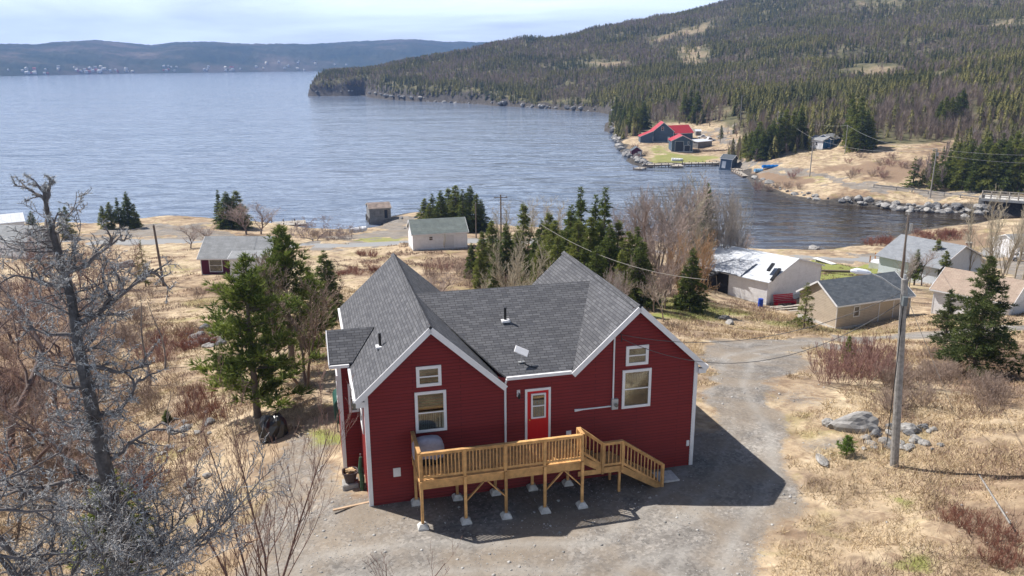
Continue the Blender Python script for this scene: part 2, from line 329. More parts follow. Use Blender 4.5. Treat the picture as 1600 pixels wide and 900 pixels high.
# ------------------------------------------------------------------ land: what covers it
def poly(px): return [tuple(at(u, v))[:2] for u, v in px]
def strip(px, w):
    P = poly(px); return lambda x, y: w/2 - segd(x, y, P, False)
def area(px):
    P = poly(px); return lambda x, y: sdf(x, y, P)
APRON = area([(380,960),(450,850),(520,805),(575,797),(640,700),(1000,650),(1080,700),(1085,640),(1086,585),(1100,560),(1130,538),(1200,530),(1300,528),(1400,521),(1500,512),(1600,500),(1640,510),(1600,528),(1500,530),(1400,532),(1300,545),(1260,556),(1215,572),(1185,600),(1190,640),(1222,690),(1240,740),(1240,790),(1205,830),(1160,900),(1140,960)])
GRAVEL = [(APRON, 1., 1.3),
 (area([(520,690),(535,760),(545,800),(440,900),(380,960),(310,960),(380,820),(425,760),(445,705),(470,675),(505,665)]), .62, .8),
 (strip([(-250,384),(100,381),(250,380),(400,382),(520,381),(640,378),(760,376),(900,385),(1050,392),(1190,398),(1300,401),(1385,406),(1500,400),(1600,392)], 7.5), 1., .6),
 (area([(150,362),(250,350),(330,350),(365,355),(380,366),(330,374),(200,374)]), .9, 2),
 (area([(555,366),(600,352),(636,338),(660,338),(662,352),(650,374),(520,376)]), .9, 2),
 (strip([(1640,318),(1500,307),(1400,295),(1330,287),(1275,275),(1235,261),(1205,246),(1185,250)], 6), 1., 1),
 (strip([(1095,204),(1130,208),(1147,218),(1153,230),(1155,246),(1168,256)], 6), .9, 1),
 (area([(1545,414),(1640,405),(1640,440),(1570,436)]), .9, 1), (area([(1240,690),(1330,690),(1345,715),(1270,725)]), .55, .8), (area([(1130,600),(1250,640),(1330,640),(1240,600)]), .5, 1.5)]
GREEN = [(area([(1195,408),(1265,405),(1390,418),(1380,438),(1345,446),(1290,452),(1230,430)]), 1., 1.5), (area([(1040,478),(1100,468),(1190,492),(1140,512),(1060,506)]), .7, 2),
 (area([(1018,248),(1036,226),(1054,222),(1066,240),(1122,246),(1120,252),(1020,254)]), .62, 4), (area([(495,700),(500,668),(533,668),(537,705)]), .8, .8), (area([(1200,498),(1300,516),(1400,508),(1420,516),(1290,524),(1200,512)]), .6, 1.5),
 (area([(1390,770),(1440,780),(1430,800),(1395,790)]), .6, .5), (area([(1410,865),(1460,870),(1450,895),(1405,890)]), .8, .5), (area([(1220,262),(1262,272),(1285,284),(1250,290)]), .5, 2),(area([(520,374),(640,372),(620,378),(520,379)]), .6, 1.5), (area([(1450,405),(1530,402),(1520,412),(1460,410)]), .8, 2)]
BROWN = [(area([(1320,390),(1380,374),(1440,362),(1545,362),(1530,378),(1400,388)]), 1., 1.5), (area([(555,397),(600,396),(595,412),(550,408)]), .9, 1), (area([(515,412),(605,418),(590,436),(520,432)]), .9, 1), (area([(225,520),(335,518),(345,550),(250,555)]), .8, 1),
 (area([(270,600),(345,600),(345,665),(280,665)]), .8, 1), (area([(1465,790),(1600,800),(1600,890),(1530,880),(1500,830)]), .9, .6), (area([(1300,255),(1500,245),(1500,282),(1400,285),(1320,272)]), .6, 6),
 (area([(-300,470),(150,430),(230,520),(260,640),(240,760),(0,800),(-300,800)]), .65, 4), (area([(680,400),(900,400),(900,460),(690,450)]), .7, 3), (area([(1360,540),(1640,540),(1640,640),(1420,640)]), .6, 3), (area([(960,440),(1130,440),(1120,470),(1000,475)]), .5, 3), (area([(1170,262),(1240,258),(1260,300),(1185,290)]), .7, 3)]
FLAT.append(lambda x, y: sm(-1.5, 1.5, APRON(x, y))); _rd = GRAVEL[2][0]; FLAT.append(lambda x, y: sm(-4, 0, _rd(x, y)))
def cover(lst, x, y):
    r = np.zeros(len(x)); D = np.hypot(x, y); A = np.clip(D/26, .5, 6); x, y = x+(fbm(x, y, 3.5, 3, 201)+fbm(x, y, 14, 3, 203)*1.6)*A, y+(fbm(x, y, 3.5, 3, 202)+fbm(x, y, 14, 3, 204)*1.6)*A
    for fn, a, w in lst: r = np.maximum(r, a*sm(-w, w, fn(x, y)))
    return r
# forest cover on the far side of the cove (density 0..1)
_fp = poly([(960,182),(958,190),(985,214),(1040,192),(1110,192),(1150,200),(1170,222),(1165,246),(1210,246),(1242,232),(1262,219),(1322,217),(1345,230),(1440,225),(1530,212),(1500,240),(1470,275),(1480,290),(1640,300)])
_fp = [(math.sin(rad(a))*D, math.cos(rad(a))*D) for a, D in ((-16, 1900), (-16, 700), (-6, 600), (2, 560))]+_fp+[(math.sin(rad(a))*D, math.cos(rad(a))*D) for a, D in ((60, 230), (60, 1900))]
FOREST = lambda x, y: sdf(x, y, _fp)
CLEAR = [(area([(1000,62),(1050,50),(1080,38),(1110,34),(1120,44),(1085,58),(1010,66)]), 4), (area([(1040,72),(1100,72),(1115,92),(1090,108),(1060,98)]), 4), (area([(1308,112),(1370,98),(1410,105),(1395,122),(1330,124)]), 4), (area([(1545,30),(1600,28),(1600,42),(1550,42)]), 4), (area([(1120,172),(1150,168),(1158,190),(1135,200)]), 3),(area([(1450,118),(1475,112),(1480,124),(1455,126)]), 3),(area([(900,98),(960,94),(990,100),(950,108)]), 4), (area([(1330,0),(1400,-5),(1400,8),(1340,8)]), 5)]
# ------------------------------------------------------------------ the land itself
NA, ND = 820, 900
aa = np.linspace(rad(-80), rad(78), NA); a_s = np.sign(aa)*np.abs(aa)
u_ = np.linspace(0, 1, NA); aa = rad(-1)+ (u_-.5)*rad(60)*1.25 + np.sign(u_-.5)*np.maximum(0, np.abs(u_-.5)-.4)*rad(430)
dd = np.geomspace(4, 1950, ND)
A_, D_ = np.meshgrid(aa, dd); X = (np.sin(A_)*D_).ravel(); Y = (np.cos(A_)*D_).ravel()
Z, SH_, FL_, DD_ = ground(X, Y, True)
near = DD_ < 420
R_ = cover(GRAVEL, X, Y); G_ = cover(GREEN, X, Y); B_ = cover(BROWN, X, Y)
K_ = sm(np.where(DD_ > 450, 9, 5), 0, SH_ - np.clip(DD_/200, 0, 3)*(.5+fbm(X, Y, 9, 3, 77)))*(1-.8*R_)
CLR_ = np.zeros(len(X))
for fn, w in CLEAR: CLR_ = np.maximum(CLR_, sm(-w*2, w*2, fn(X+fbm(X, Y, 20, 3, 61)*14, Y+fbm(X, Y, 20, 3, 62)*20)))
FO_ = sm(-6, 6, FOREST(X, Y))*(1-.5*CLR_)
i_ = np.arange((ND-1)*(NA-1)); r_, c_ = i_//(NA-1), i_ % (NA-1); q0 = r_*NA+c_
T_ = np.stack([q0, q0+1, q0+NA+1, q0+NA], 1)
me = npmesh('ground', np.stack([X, Y, Z], 1), T_, np.stack([R_, G_, B_, K_], 1), True)
TRK = [poly(p) for p in ([(1600,514),(1400,526),(1240,545),(1160,560),(1138,600),(1165,670),(1195,740),(1150,820),(950,870),(700,870),(500,890)], [(1138,600),(1120,680),(1110,760),(1000,840),(850,960)], [(1165,670),(1150,800),(1080,960)])]
tk = np.zeros(len(X)); nr_ = DD_ < 110
dt_ = np.minimum.reduce([segd(X[nr_]+fbm(X[nr_], Y[nr_], 9, 2, 71)*.8, Y[nr_], p, False) for p in TRK]); tk[nr_] = np.exp(-((dt_-.8)/.28)**2)
RDA = sm(-.6, .6, GRAVEL[2][0](X, Y))
for nm_, vv_ in (('track', tk), ('road', RDA)): a = me.attributes.new(nm_, 'FLOAT', 'POINT'); a.data.foreach_set('value', vv_.astype(np.float32))
a = me.attributes.new('forest', 'FLOAT', 'POINT'); a.data.foreach_set('value', FO_.astype(np.float32))
def ground_mat():
    m = bpy.data.materials.new('ground_cover'); t = nodes(m); k = t.links.new
    o = NN(t, 'ShaderNodeOutputMaterial'); p = NN(t, 'ShaderNodeBsdfPrincipled', i_Roughness=.95); p.inputs['Specular IOR Level'].default_value = .15
    g = NN(t, 'ShaderNodeNewGeometry'); P = g.outputs['Position']
    at_ = NN(t, 'ShaderNodeAttribute', attribute_name='Col'); sp = NN(t, 'ShaderNodeSeparateColor'); k(at_.outputs['Color'], sp.inputs[0])
    fo = NN(t, 'ShaderNodeAttribute', attribute_name='forest')
    def noise(s, d=6., r=.6, dist=0): n = NN(t, 'ShaderNodeTexNoise', i_Scale=s, i_Detail=d, i_Roughness=r, i_Distortion=dist); k(P, n.inputs['Vector']); return n.outputs['Fac']
    def mixc(f, a, b, bt='MIX'):
        n = NN(t, 'ShaderNodeMix', data_type='RGBA', blend_type=bt)
        for s_, v_ in (('Factor', f), ('A', a), ('B', b)):
            if isinstance(v_, tuple): n.inputs[s_].default_value = (*v_, 1)
            elif isinstance(v_, (int, float)): n.inputs[s_].default_value = v_
            else: k(v_, n.inputs[s_])
        return n.outputs['Result']
    def mth(op, a, b=None, c=None):
        n = NN(t, 'ShaderNodeMath', operation=op)
        for i, v_ in enumerate((a, b, c)):
            if v_ is None: continue
            if isinstance(v_, (int, float)): n.inputs[i].default_value = v_
            else: k(v_, n.inputs[i])
        return n.outputs[0]
    def step(m_, n_, w=.12, sc=.9):        # mask pushed about by noise, then made crisp
        s_ = mth('ADD', m_, mth('MULTIPLY', mth('SUBTRACT', n_, .5), sc)); mr = NN(t, 'ShaderNodeMapRange', interpolation_type='SMOOTHSTEP'); k(s_, mr.inputs['Value']); mr.inputs['From Min'].default_value = .5-w; mr.inputs['From Max'].default_value = .5+w; return mr.outputs[0]
    nb, nm, nf, nff = noise(.06, 8, .65), noise(.45, 8, .68, .4), noise(3.2, 8, .72), noise(22, 5, .7)
    # dead grass
    rg = ramp(t, [(.28, (.13, .095, .07)), (.40, (.27, .21, .155)), (.50, (.41, .33, .235)), (.62, (.54, .445, .315)), (.78, (.47, .42, .36))]); k(nm, rg.inputs['Fac'])
    rb = ramp(t, [(.36, (.66, .58, .54)), (.5, (1., .96, .92)), (.64, (1.1, 1.1, 1.04))]); k(nb, rb.inputs['Fac'])
    rf = ramp(t, [(.25, g3(.52)), (.45, g3(.95)), (.75, g3(1.3))]); k(nf, rf.inputs['Fac'])
    rff = ramp(t, [(.3, g3(.72)), (.7, g3(1.25))]); k(nff, rff.inputs['Fac'])
    grass = mixc(1., mixc(1., rg.outputs[0], rb.outputs[0], 'MULTIPLY'), rf.outputs[0], 'MULTIPLY')
    gp = ramp(t, [(.56, g3(0)), (.68, g3(.55))]); k(noise(.23, 6, .6, .8), gp.inputs['Fac'])
    grass = mixc(gp.outputs[0], grass, mixc(nf, (.19, .185, .05), (.34, .30, .10)))
    bp_ = ramp(t, [(.53, g3(0)), (.62, g3(.8))]); k(noise(.8, 7, .7, 1.), bp_.inputs['Fac'])
    grass = mixc(bp_.outputs[0], grass, mixc(nf, (.14, .09, .055), (.33, .235, .16)))
    brown = mixc(nf, (.085, .055, .038), (.34, .235, .165)); brown = mixc(mth('MULTIPLY', nm, .8), brown, (.30, .22, .15))
    green = mixc(nf, (.10, .15, .03), (.27, .31, .08)); green = mixc(mth('MULTIPLY', nm, .6), green, (.36, .31, .13))
    gr = ramp(t, [(.3, (.125, .115, .105)), (.5, (.215, .20, .185)), (.7, (.32, .295, .265))]); k(nm, gr.inputs['Fac'])
    vo = NN(t, 'ShaderNodeTexVoronoi', i_Scale=9.0); k(P, vo.inputs['Vector']); vr = ramp(t, [(0, g3(.42)), (.5, g3(1)), (1, g3(1.9))]); k(vo.outputs['Color'], vr.inputs['Fac'])
    gravel = mixc(.55, mixc(1., gr.outputs[0], rff.outputs[0], 'MULTIPLY'), mixc(1., gr.outputs[0], vr.outputs[0], 'MULTIPLY'))
    vo2 = NN(t, 'ShaderNodeTexVoronoi', i_Scale=3.0); k(P, vo2.inputs['Vector']); st = ramp(t, [(.05, g3(1)), (.11, g3(0))]); k(vo2.outputs['Distance'], st.inputs['Fac'])
    gravel = mixc(mth('MULTIPLY', st.outputs[0], .35), gravel, (.46, .45, .43))
    tka = NN(t, 'ShaderNodeAttribute', attribute_name='track'); rda = NN(t, 'ShaderNodeAttribute', attribute_name='road')
    dirt = ramp(t, [(.4, g3(0)), (.6, g3(.75))]); k(noise(.3, 6, .65, .5), dirt.inputs['Fac']); gravel = mixc(dirt.outputs[0], gravel, mixc(nf, (.17, .135, .105), (.35, .295, .23)))
    gravel = mixc(mth('MULTIPLY', tka.outputs['Fac'], mth('ADD', .1, mth('MULTIPLY', nm, .6))), gravel, mixc(nff, (.30, .285, .265), (.40, .385, .36)))
    gravel = mixc(mth('MULTIPLY', rda.outputs['Fac'], .85), gravel, mixc(nf, (.24, .25, .26), (.34, .345, .35)))
    rk = ramp(t, [(.38, (.035, .032, .03)), (.58, (.10, .09, .08)), (.80, (.33, .30, .26))]); k(noise(.9, 9, .8, .6), rk.inputs['Fac'])
    fl = ramp(t, [(.3, (.06, .065, .03)), (.5, (.115, .11, .06)), (.7, (.24, .20, .13))]); k(noise(.12, 9, .75), fl.inputs['Fac'])
    c = grass
    c = mixc(step(sp.outputs[2], nm), c, brown); c = mixc(step(sp.outputs[1], nf, .2), c, green)
    c = mixc(step(fo.outputs['Fac'], nb, .2, .5), c, fl.outputs[0])
    c = mixc(step(at_.outputs['Alpha'], nf, .15, 1.1), c, rk.outputs[0]); c = mixc(step(sp.outputs[0], nf, .16, .9), c, gravel)
    k(c, p.inputs['Base Color'])
    b = NN(t, 'ShaderNodeBump', i_Strength=.55, i_Distance=.12); hh = mth('ADD', mth('MULTIPLY', nf, 1.), mth('MULTIPLY', nff, .35)); hh = mth('MULTIPLY', hh, mth('SUBTRACT', 1.15, sp.outputs[0])); k(hh, b.inputs['Height']); k(b.outputs['Normal'], p.inputs['Normal'])
    k(p.outputs[0], o.inputs['Surface']); return m
tag(link('ground', me, ground_mat()), kind='structure')
# ------------------------------------------------------------------ water
def water_mat():
    m = bpy.data.materials.new('sea_water'); t = nodes(m); k = t.links.new
    o = NN(t, 'ShaderNodeOutputMaterial'); p = NN(t, 'ShaderNodeBsdfPrincipled', i_Roughness=.12, i_IOR=1.33); p.inputs['Specular IOR Level'].default_value = .5
    g = NN(t, 'ShaderNodeNewGeometry'); mp = NN(t, 'ShaderNodeMapping'); mp.inputs['Rotation'].default_value = (0, 0, rad(8)); mp.inputs['Scale'].default_value = (.42, 1, 1); k(g.outputs['Position'], mp.inputs['Vector'])
    def noise(s, d, r=.55, dist=.3): n = NN(t, 'ShaderNodeTexNoise', i_Scale=s, i_Detail=d, i_Roughness=r, i_Distortion=dist); k(mp.outputs[0], n.inputs['Vector']); return n
    n1, n2, n3 = noise(.23, 3.5, .5, .5), noise(.06, 3, .5, .5), noise(.012, 6, .62, 1.2)
    r = ramp(t, [(.35, (.10, .13, .19)), (.65, (.20, .24, .32))]); k(n3.outputs[0], r.inputs['Fac'])
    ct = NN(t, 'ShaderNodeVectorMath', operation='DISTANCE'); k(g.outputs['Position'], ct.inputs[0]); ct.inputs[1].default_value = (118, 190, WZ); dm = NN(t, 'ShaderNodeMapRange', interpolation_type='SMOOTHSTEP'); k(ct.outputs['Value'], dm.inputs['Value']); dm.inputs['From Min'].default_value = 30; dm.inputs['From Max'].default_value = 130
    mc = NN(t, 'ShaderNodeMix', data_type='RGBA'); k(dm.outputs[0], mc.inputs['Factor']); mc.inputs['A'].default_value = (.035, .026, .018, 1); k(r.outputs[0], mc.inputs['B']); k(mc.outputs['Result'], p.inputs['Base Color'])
    n4 = noise(.022, 3, .5, .5); n5 = noise(.0045, 5, .6, .5)
    def mad(a_, f_, b_): q = NN(t, 'ShaderNodeMath', operation='MULTIPLY_ADD'); k(a_, q.inputs[0]); q.inputs[1].default_value = f_; (k(b_, q.inputs[2]) if not isinstance(b_, float) else None); return q.outputs[0]
    hh = mad(n5.outputs[0], 5., mad(n4.outputs[0], 2.2, mad(n2.outputs[0], 1.6, mad(n1.outputs[0], .95, 0.))))
    mr = NN(t, 'ShaderNodeMapRange'); k(n3.outputs[0], mr.inputs['Value']); mr.inputs['From Min'].default_value = .38; mr.inputs['From Max'].default_value = .6; mr.inputs['To Min'].default_value = .55; mr.inputs['To Max'].default_value = 1.
    b = NN(t, 'ShaderNodeBump', i_Distance=1.0); k(mr.outputs[0], b.inputs['Strength']); k(hh, b.inputs['Height']); k(b.outputs['Normal'], p.inputs['Normal'])
    k(p.outputs[0], o.inputs['Surface']); return m
seam = water_mat()
v = []; f = []; rr_ = [30, 120, 300, 800, 2500, 7000]; na = 64
for r0 in rr_: v += [(math.sin(2*math.pi*k/na)*r0, math.cos(2*math.pi*k/na)*r0, WZ) for k in range(na)]
for i in range(len(rr_)-1):
    for k_ in range(na): f.append((i*na+k_, i*na+(k_+1) % na, (i+1)*na+(k_+1) % na, (i+1)*na+k_))
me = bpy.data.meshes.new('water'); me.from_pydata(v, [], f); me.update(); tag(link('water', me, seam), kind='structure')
# ------------------------------------------------------------------ hills beyond the bay
def hills(name, us, D0, D1, foot, crest, seed, amp):
    a = np.array([math.atan2(*(lambda p: (p.x, p.y))(pD(u, 100, 3000))) for u, *_ in us]); n1 = 700; aq = np.linspace(a[0], a[-1], n1)
    hc = np.interp(aq, a, [c[1] for c in us]); d0 = np.interp(aq, a, [c[2] for c in us]); n2 = 60; V = []; tt = np.linspace(0, 1, n2)
    Aq, Tq = np.meshgrid(aq, tt); Hc = np.interp(Aq, aq, hc); Dq = np.interp(Aq, aq, d0) + Tq*1500
    x, y = np.sin(Aq)*Dq, np.cos(Aq)*Dq; sh = np.clip(np.sin(np.clip(Tq*1.25, 0, 1)*math.pi/2), 0, 1)**.8
    z = WZ-1 + (Hc-WZ)*sh + fbm(x.ravel(), y.ravel(), 420, 5, seed).reshape(x.shape)*amp*sh*(1-.75*Tq) + vn(x.ravel()/14, y.ravel()/14, 3).reshape(x.shape)*7*np.minimum(1, Tq*12)
    i = np.arange((n2-1)*(n1-1)); r, c = i//(n1-1), i % (n1-1); q = r*n1+c
    return npmesh(name, np.stack([x.ravel(), y.ravel(), z.ravel()], 1), np.stack([q, q+1, q+n1+1, q+n1], 1), None, True)
us = []
for u, vsky, vsh in ((-700,72,126),(-400,66,124),(-150,70,121.5),(0,68,119),(60,69,118),(150,62,116),(200,66,115),(240,71,114.5),(280,66,114),(330,67,113.5),(400,70,112.5),(440,70,112),(520,68,111),(600,65,110.5),(650,63,110),(700,67,109.5),(760,70,109),(1000,74,108)):
    dw = ray(u, vsh); D0 = math.hypot(dw[0], dw[1])*(WZ-CZ)/dw[2]; D0 = min(D0, 3700); us.append((u, pD(u, vsky, D0+1100).z, D0))
me = hills('hills', us, 0, 0, 0, 0, 9, 45)
def hill_mat():
    m = bpy.data.materials.new('wooded_hills'); t = nodes(m); k = t.links.new; o = NN(t, 'ShaderNodeOutputMaterial'); p = NN(t, 'ShaderNodeBsdfPrincipled', i_Roughness=1.); p.inputs['Specular IOR Level'].default_value = 0
    g = NN(t, 'ShaderNodeNewGeometry'); n = NN(t, 'ShaderNodeTexNoise', i_Scale=.004, i_Detail=12.0, i_Roughness=.68); k(g.outputs['Position'], n.inputs['Vector'])
    r = ramp(t, [(.36, (.03, .045, .03)), (.5, (.055, .065, .04)), (.62, (.12, .105, .085)), (.72, (.22, .19, .15))]); k(n.outputs[0], r.inputs['Fac']); k(r.outputs[0], p.inputs['Base Color']); k(p.outputs[0], o.inputs['Surface']); return m
tag(link('hills', me, hill_mat()), kind='structure')
# ------------------------------------------------------------------ air
hz = MB().box(-4500, -60, WZ-6, 4500, 6500, 330).build('haze', None); hz.data.materials.clear()
m = bpy.data.materials.new('air'); t = nodes(m); o = NN(t, 'ShaderNodeOutputMaterial'); pv = NN(t, 'ShaderNodeVolumePrincipled'); pv.inputs['Color'].default_value = (.30, .50, 1., 1); pv.inputs['Density'].default_value = .00015; pv.inputs['Anisotropy'].default_value = .1
t.links.new(pv.outputs[0], o.inputs['Volume']); hz.data.materials.append(m); tag(hz, kind='stuff')
# ------------------------------------------------------------------ the red house and its yard
def clap(mb, spans, z0, z1, y, step=.125, out=.034):
    """lap siding: spans(z) gives the x-intervals of wall at height z; each board leans out at its foot"""
    z = z0
    while z < z1-.01:
        zt = min(z+step, z1)
        for (a0, b0), (a1, b1) in zip(spans(z), spans(zt) if len(spans(zt)) == len(spans(z)) else spans(z)):
            mb.face([(a0, y-out, z), (b0, y-out, z), (b1, y, zt), (a1, y, zt)]); mb.face([(a0, y, z), (b0, y, z), (b0, y-out, z), (a0, y-out, z)])
        z = zt
def window(parent, x0, z0, x1, z1, y=0, fr=.11, rail=None, curt=None, name='window', face='front', grid=0):
    """framed sash standing proud of the wall y (front faces -y); child of parent, with sill, glass and what shows behind"""
    piv = empty('frame_pivot') if False else None
    T = {'front': lambda a, b, c: (a, y+b, c), 'left': lambda a, b, c: (y+b, a, c), 'right': lambda a, b, c: (y-b, a, c), 'back': lambda a, b, c: (a, y-b, c)}[face]
    def bx(mb, a0, b0, c0, a1, b1, c1):
        p, q = T(a0, b0, c0), T(a1, b1, c1); mb.box(*[min(i, j) for i, j in zip(p, q)], *[max(i, j) for i, j in zip(p, q)])
    f = MB(); D = -.055
    bx(f, x0, D, z0, x0+fr, .0, z1); bx(f, x1-fr, D, z0, x1, .0, z1); bx(f, x0+fr, D, z1-fr, x1-fr, .0, z1); bx(f, x0+fr, D, z0, x1-fr, .0, z0+fr)
    if rail: zr = z0+(z1-z0)*rail; bx(f, x0+fr, -.045, zr-.025, x1-fr, -.012, zr+.025)
    fo = f.build(name, white, parent)
    g = MB(); bx(g, x0+fr, -.032, z0+fr, x1-fr, -.026, z1-fr); g.build('glass', glassm, fo)
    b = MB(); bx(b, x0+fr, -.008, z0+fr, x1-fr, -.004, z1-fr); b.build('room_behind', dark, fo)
    if curt:
        c = MB(); n = 14; xa, xb, ca, cb = x0+fr, x1-fr, z0+fr, z0+fr+(z1-z0-2*fr)*curt
        for i in range(n):
            u0, u1 = xa+(xb-xa)*(.0+i/n), xa+(xb-xa)*((i+.8)/n); bx(c, u0, -.016 - .004*(i % 2), ca, u1, -.012, cb)
        c.build('curtain', curtain, fo)
    return fo
def house():
    H = empty('red_house', (HX, HY, 0), PSI, 'dark red clapboard house with two grey shingled gables and a red door', 'house')
    Wd = 13.37; E = 4.78
    xl, zl, xr, zr = 2.5, 7.08, 10.68, 7.24; sl = .92
    def spans(z):
        if z <= E: return [(0, Wd)]
        a = max(0, xl-(zl-z)/sl); b = min(xl+(zl-z)/sl, 5.2); c = xr-(zr-z)/sl; d = min(Wd, xr+(zr-z)/sl)
        if b <= a: return [(c, d)] if d > c else []
        return [(a, b), (c, d)] if d > c else [(a, b)]
    w = MB(); clap(w, spans, .05, 7.2, 0)
    # body of the house behind the boards
    def gable(x0, x1, xm, zm, y0, y1, zf=-.6):
        prof = [(x0, zf), (x1, zf), (x1, zm-sl*(x1-xm)-.02), (xm, zm-.02), (x0, zm-sl*(xm-x0)-.02)]; b = len(w.v)
        w.v.extend([(x, y0, z) for x, z in prof]+[(x, y1, z) for x, z in prof]); w.f.extend([tuple(b+i for i in range(5)), tuple(b+5+i for i in range(5))[::-1]]+[(b+i, b+5+i, b+5+(i+1) % 5, b+(i+1) % 5) for i in range(5)])
    gable(.012, 5.2, xl, zl-.03, .012, 11.6); gable(8.05, Wd-.012, xr, zr-.03, .012, 9.05); w.box(5.1, .014, -.6, 8.2, 9.0, 4.72)
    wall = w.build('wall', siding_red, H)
    MB().box(-.01, .02, -.5, Wd+.01, .06, .05).build('foundation', concrete, H)
    # side walls boards (left and right)
    sw = MB(); z = .05
    while z < 4.6:
        sw.face([(-.016, 0, z), (-.016, 11.6, z), (0, 11.6, z+.105), (0, 0, z+.105)]); sw.face([(Wd+.016, 0, z), (Wd+.016, 9.05, z), (Wd, 9.05, z+.105), (Wd, 0, z+.105)]); z += .105
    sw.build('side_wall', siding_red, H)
    # roof planes
    ov, fo, th = .32, .27, .07
    eL = zl-sl*(xl+ov); eR = zr-sl*(Wd+ov-xr)
    roof = MB()
    for top in ([(-ov, -fo, eL), (xl, -fo, zl), (xl, 11.85, zl), (-ov, 11.85, eL)], [(xl, -fo, zl), (5.33, -fo, zl-sl*(5.33-xl)), (5.33, 11.85, zl-sl*(5.33-xl)), (xl, 11.85, zl)],
                [(7.96, -fo, zr-sl*(xr-7.96)), (xr, -fo, zr), (xr, 9.3, zr), (7.96, 9.3, zr-sl*(xr-7.96))], [(xr, -fo, zr), (Wd+ov, -fo, eR), (Wd+ov, 9.3, eR), (xr, 9.3, zr)]):
        roof.slab([(x, y, z+th) for x, y, z in top], th)
    zm = 6.97; yr = 4.7; ze = 4.80; xa = xl+(zl-ze)/sl; 
    xva = xl+(zl-zm)/sl-.1; xvb = xr-(zr-zm)/sl+.1
    roof.slab([(5.34, -.12, ze+th), (7.95, -.12, ze+th), (8.15, .12, ze+.11+th), (xvb, yr, zm+th), (xva, yr, zm+th), (5.15, .12, ze+.11+th)], th)
    roof.slab([(xva, yr, zm+th), (xvb, yr, zm+th), (xvb-2, 9.2, ze+th), (xva+2, 9.2, ze+th)], th)
    R = roof.build('roof', shingle, H)
    for x, z, y1 in ((xl, zl, 11.85), (xr, zr, 9.3)):
        y = -fo; rc = MB()
        while y < y1-.1:
            for s in (-1, 1): rc.face([(x, y, z+th+.03), (x+s*.15, y, z+th+.03-.138), (x+s*.15, y+.3, z+th+.015-.138), (x, y+.3, z+th+.015)])
            y += .15
        rc.build('ridge_cap', shingle, R)
    # bargeboards, corner boards, eaves
    tr = MB()
    def rake(x0, z0, x1, z1, y): MB().bar((x0, y, z0), (x1, y, z1), .045, .21, (0, 0, 1)).build('bargeboard', white, R)
    for y in (-fo-.02,):
        rake(-ov, eL-.05, xl, zl-.05, y); rake(xl, zl-.05, 5.30, zl-sl*(5.30-xl)-.05, y); rake(7.99, zr-sl*(xr-7.99)-.05, xr, zr-.05, y); rake(xr, zr-.05, Wd+ov, eR-.05, y)
    so_ = MB()
    for a, b, c, d in ((-ov, eL, xl, zl), (xl, zl, 5.3, zl-sl*2.8), (7.99, zr-sl*(xr-7.99), xr, zr), (xr, zr, Wd+ov, eR)): so_.face([(a, -fo, b-.02), (c, -fo, d-.02), (c, -.017, d-.02), (a, -.017, b-.02)])
    so_.box(Wd, -.2, eR-.26, Wd+ov, -.02, eR-.05); so_.box(-ov, -.2, eL-.26, 0, -.02, eL-.05)
    so_.build('soffit', white, R)
    for q in ((5.36, -.24, ze-.06, 7.96, -.12, ze+.06), (-ov-.1, -.2, eL-.06, -ov, 3.3, eL+.05), (-ov-.1, 6.4, eL-.06, -ov, 11.8, eL+.05), (Wd+ov, -.2, eR-.06, Wd+ov+.1, 9.2, eR+.05)): MB().box(*q).build('gutter', white, R)
    for x in (0, Wd):
        c = MB(); s = 1 if x else -1; c.box(min(x+s*.03, x-s*.13), -.055, -.1, max(x+s*.03, x-s*.13), -.002, 4.68); c.box(x+(-.03 if s < 0 else .0), -.002, -.1, x+(0 if s < 0 else .03), .13, 4.55); c.build('corner_board', white, H)
    d = MB(); d.tube([(5.36, -.18, ze-.03), (5.33, -.06, ze-.28), (5.33, -.06, 2.0), (5.33, -.06, .25)], .045, 6); d.build('downspout', white, H)
    # windows and door
    window(H, 1.85, 2.9, 3.04, 4.55, -.017, .11, .48, .45); window(H, 1.94, 4.75, 2.88, 5.56, -.017, .12, .48)
    window(H, 10.13, 2.96, 11.36, 4.60, -.017, .11, .5, .95); window(H, 10.25, 4.78, 11.2, 5.60, -.017, .12, .5, .9)
    f = MB(); f.box(6.12, -.06, 2.0, 6.21, -.017, 4.22); f.box(7.07, -.06, 2.0, 7.16, -.017, 4.22); f.box(6.21, -.06, 4.12, 7.07, -.017, 4.22); f.box(6.1, -.09, 1.97, 7.18, -.017, 2.02); f.build('door_frame', white, H)
    dr = MB(); dr.box(6.21, -.045, 2.02, 7.07, -.018, 4.12)
    for a, b in ((6.3, 6.61), (6.67, 6.98)): dr.box(a, -.052, 2.15, b, -.045, 2.85)
    dr = dr.build('door', door_red, H, bevel=.004)
    window(dr, 6.36, 2.98, 6.95, 4.02, -.045, .06, .5, .9)
    MB().tube([(6.29, -.05, 2.95), (6.29, -.12, 2.95)], [.02, .03], 8).build('handle', mat('brass', (.55, .38, .12), .3, .05, metal=.9), dr)
    l = MB(); l.box(5.80, -.03, 3.93, 5.93, -.017, 4.22); l = l.build('wall_lamp', white, H)
    MB().tube([(5.865, -.03, 4.1), (5.865, -.13, 4.14), (5.865, -.13, 4.02), (5.865, -.13, 3.9)], [.02, .02, .055, .045], 8).build('lantern', blackm, l)
    m = MB(); m.box(9.68, -.14, 3.0, 9.95, -.017, 3.45); m = m.build('meter_box', greym, H, bevel=.01)
    MB().tube([(9.85, -.14, 3.2), (9.85, -.22, 3.2)], .075, 12).build('meter_dial', glassm, m)
    MB().tube([(9.75, -.06, 3.45), (9.74, -.06, 5.4), (9.74, -.06, 6.42)], .035, 8).build('conduit', white, H)
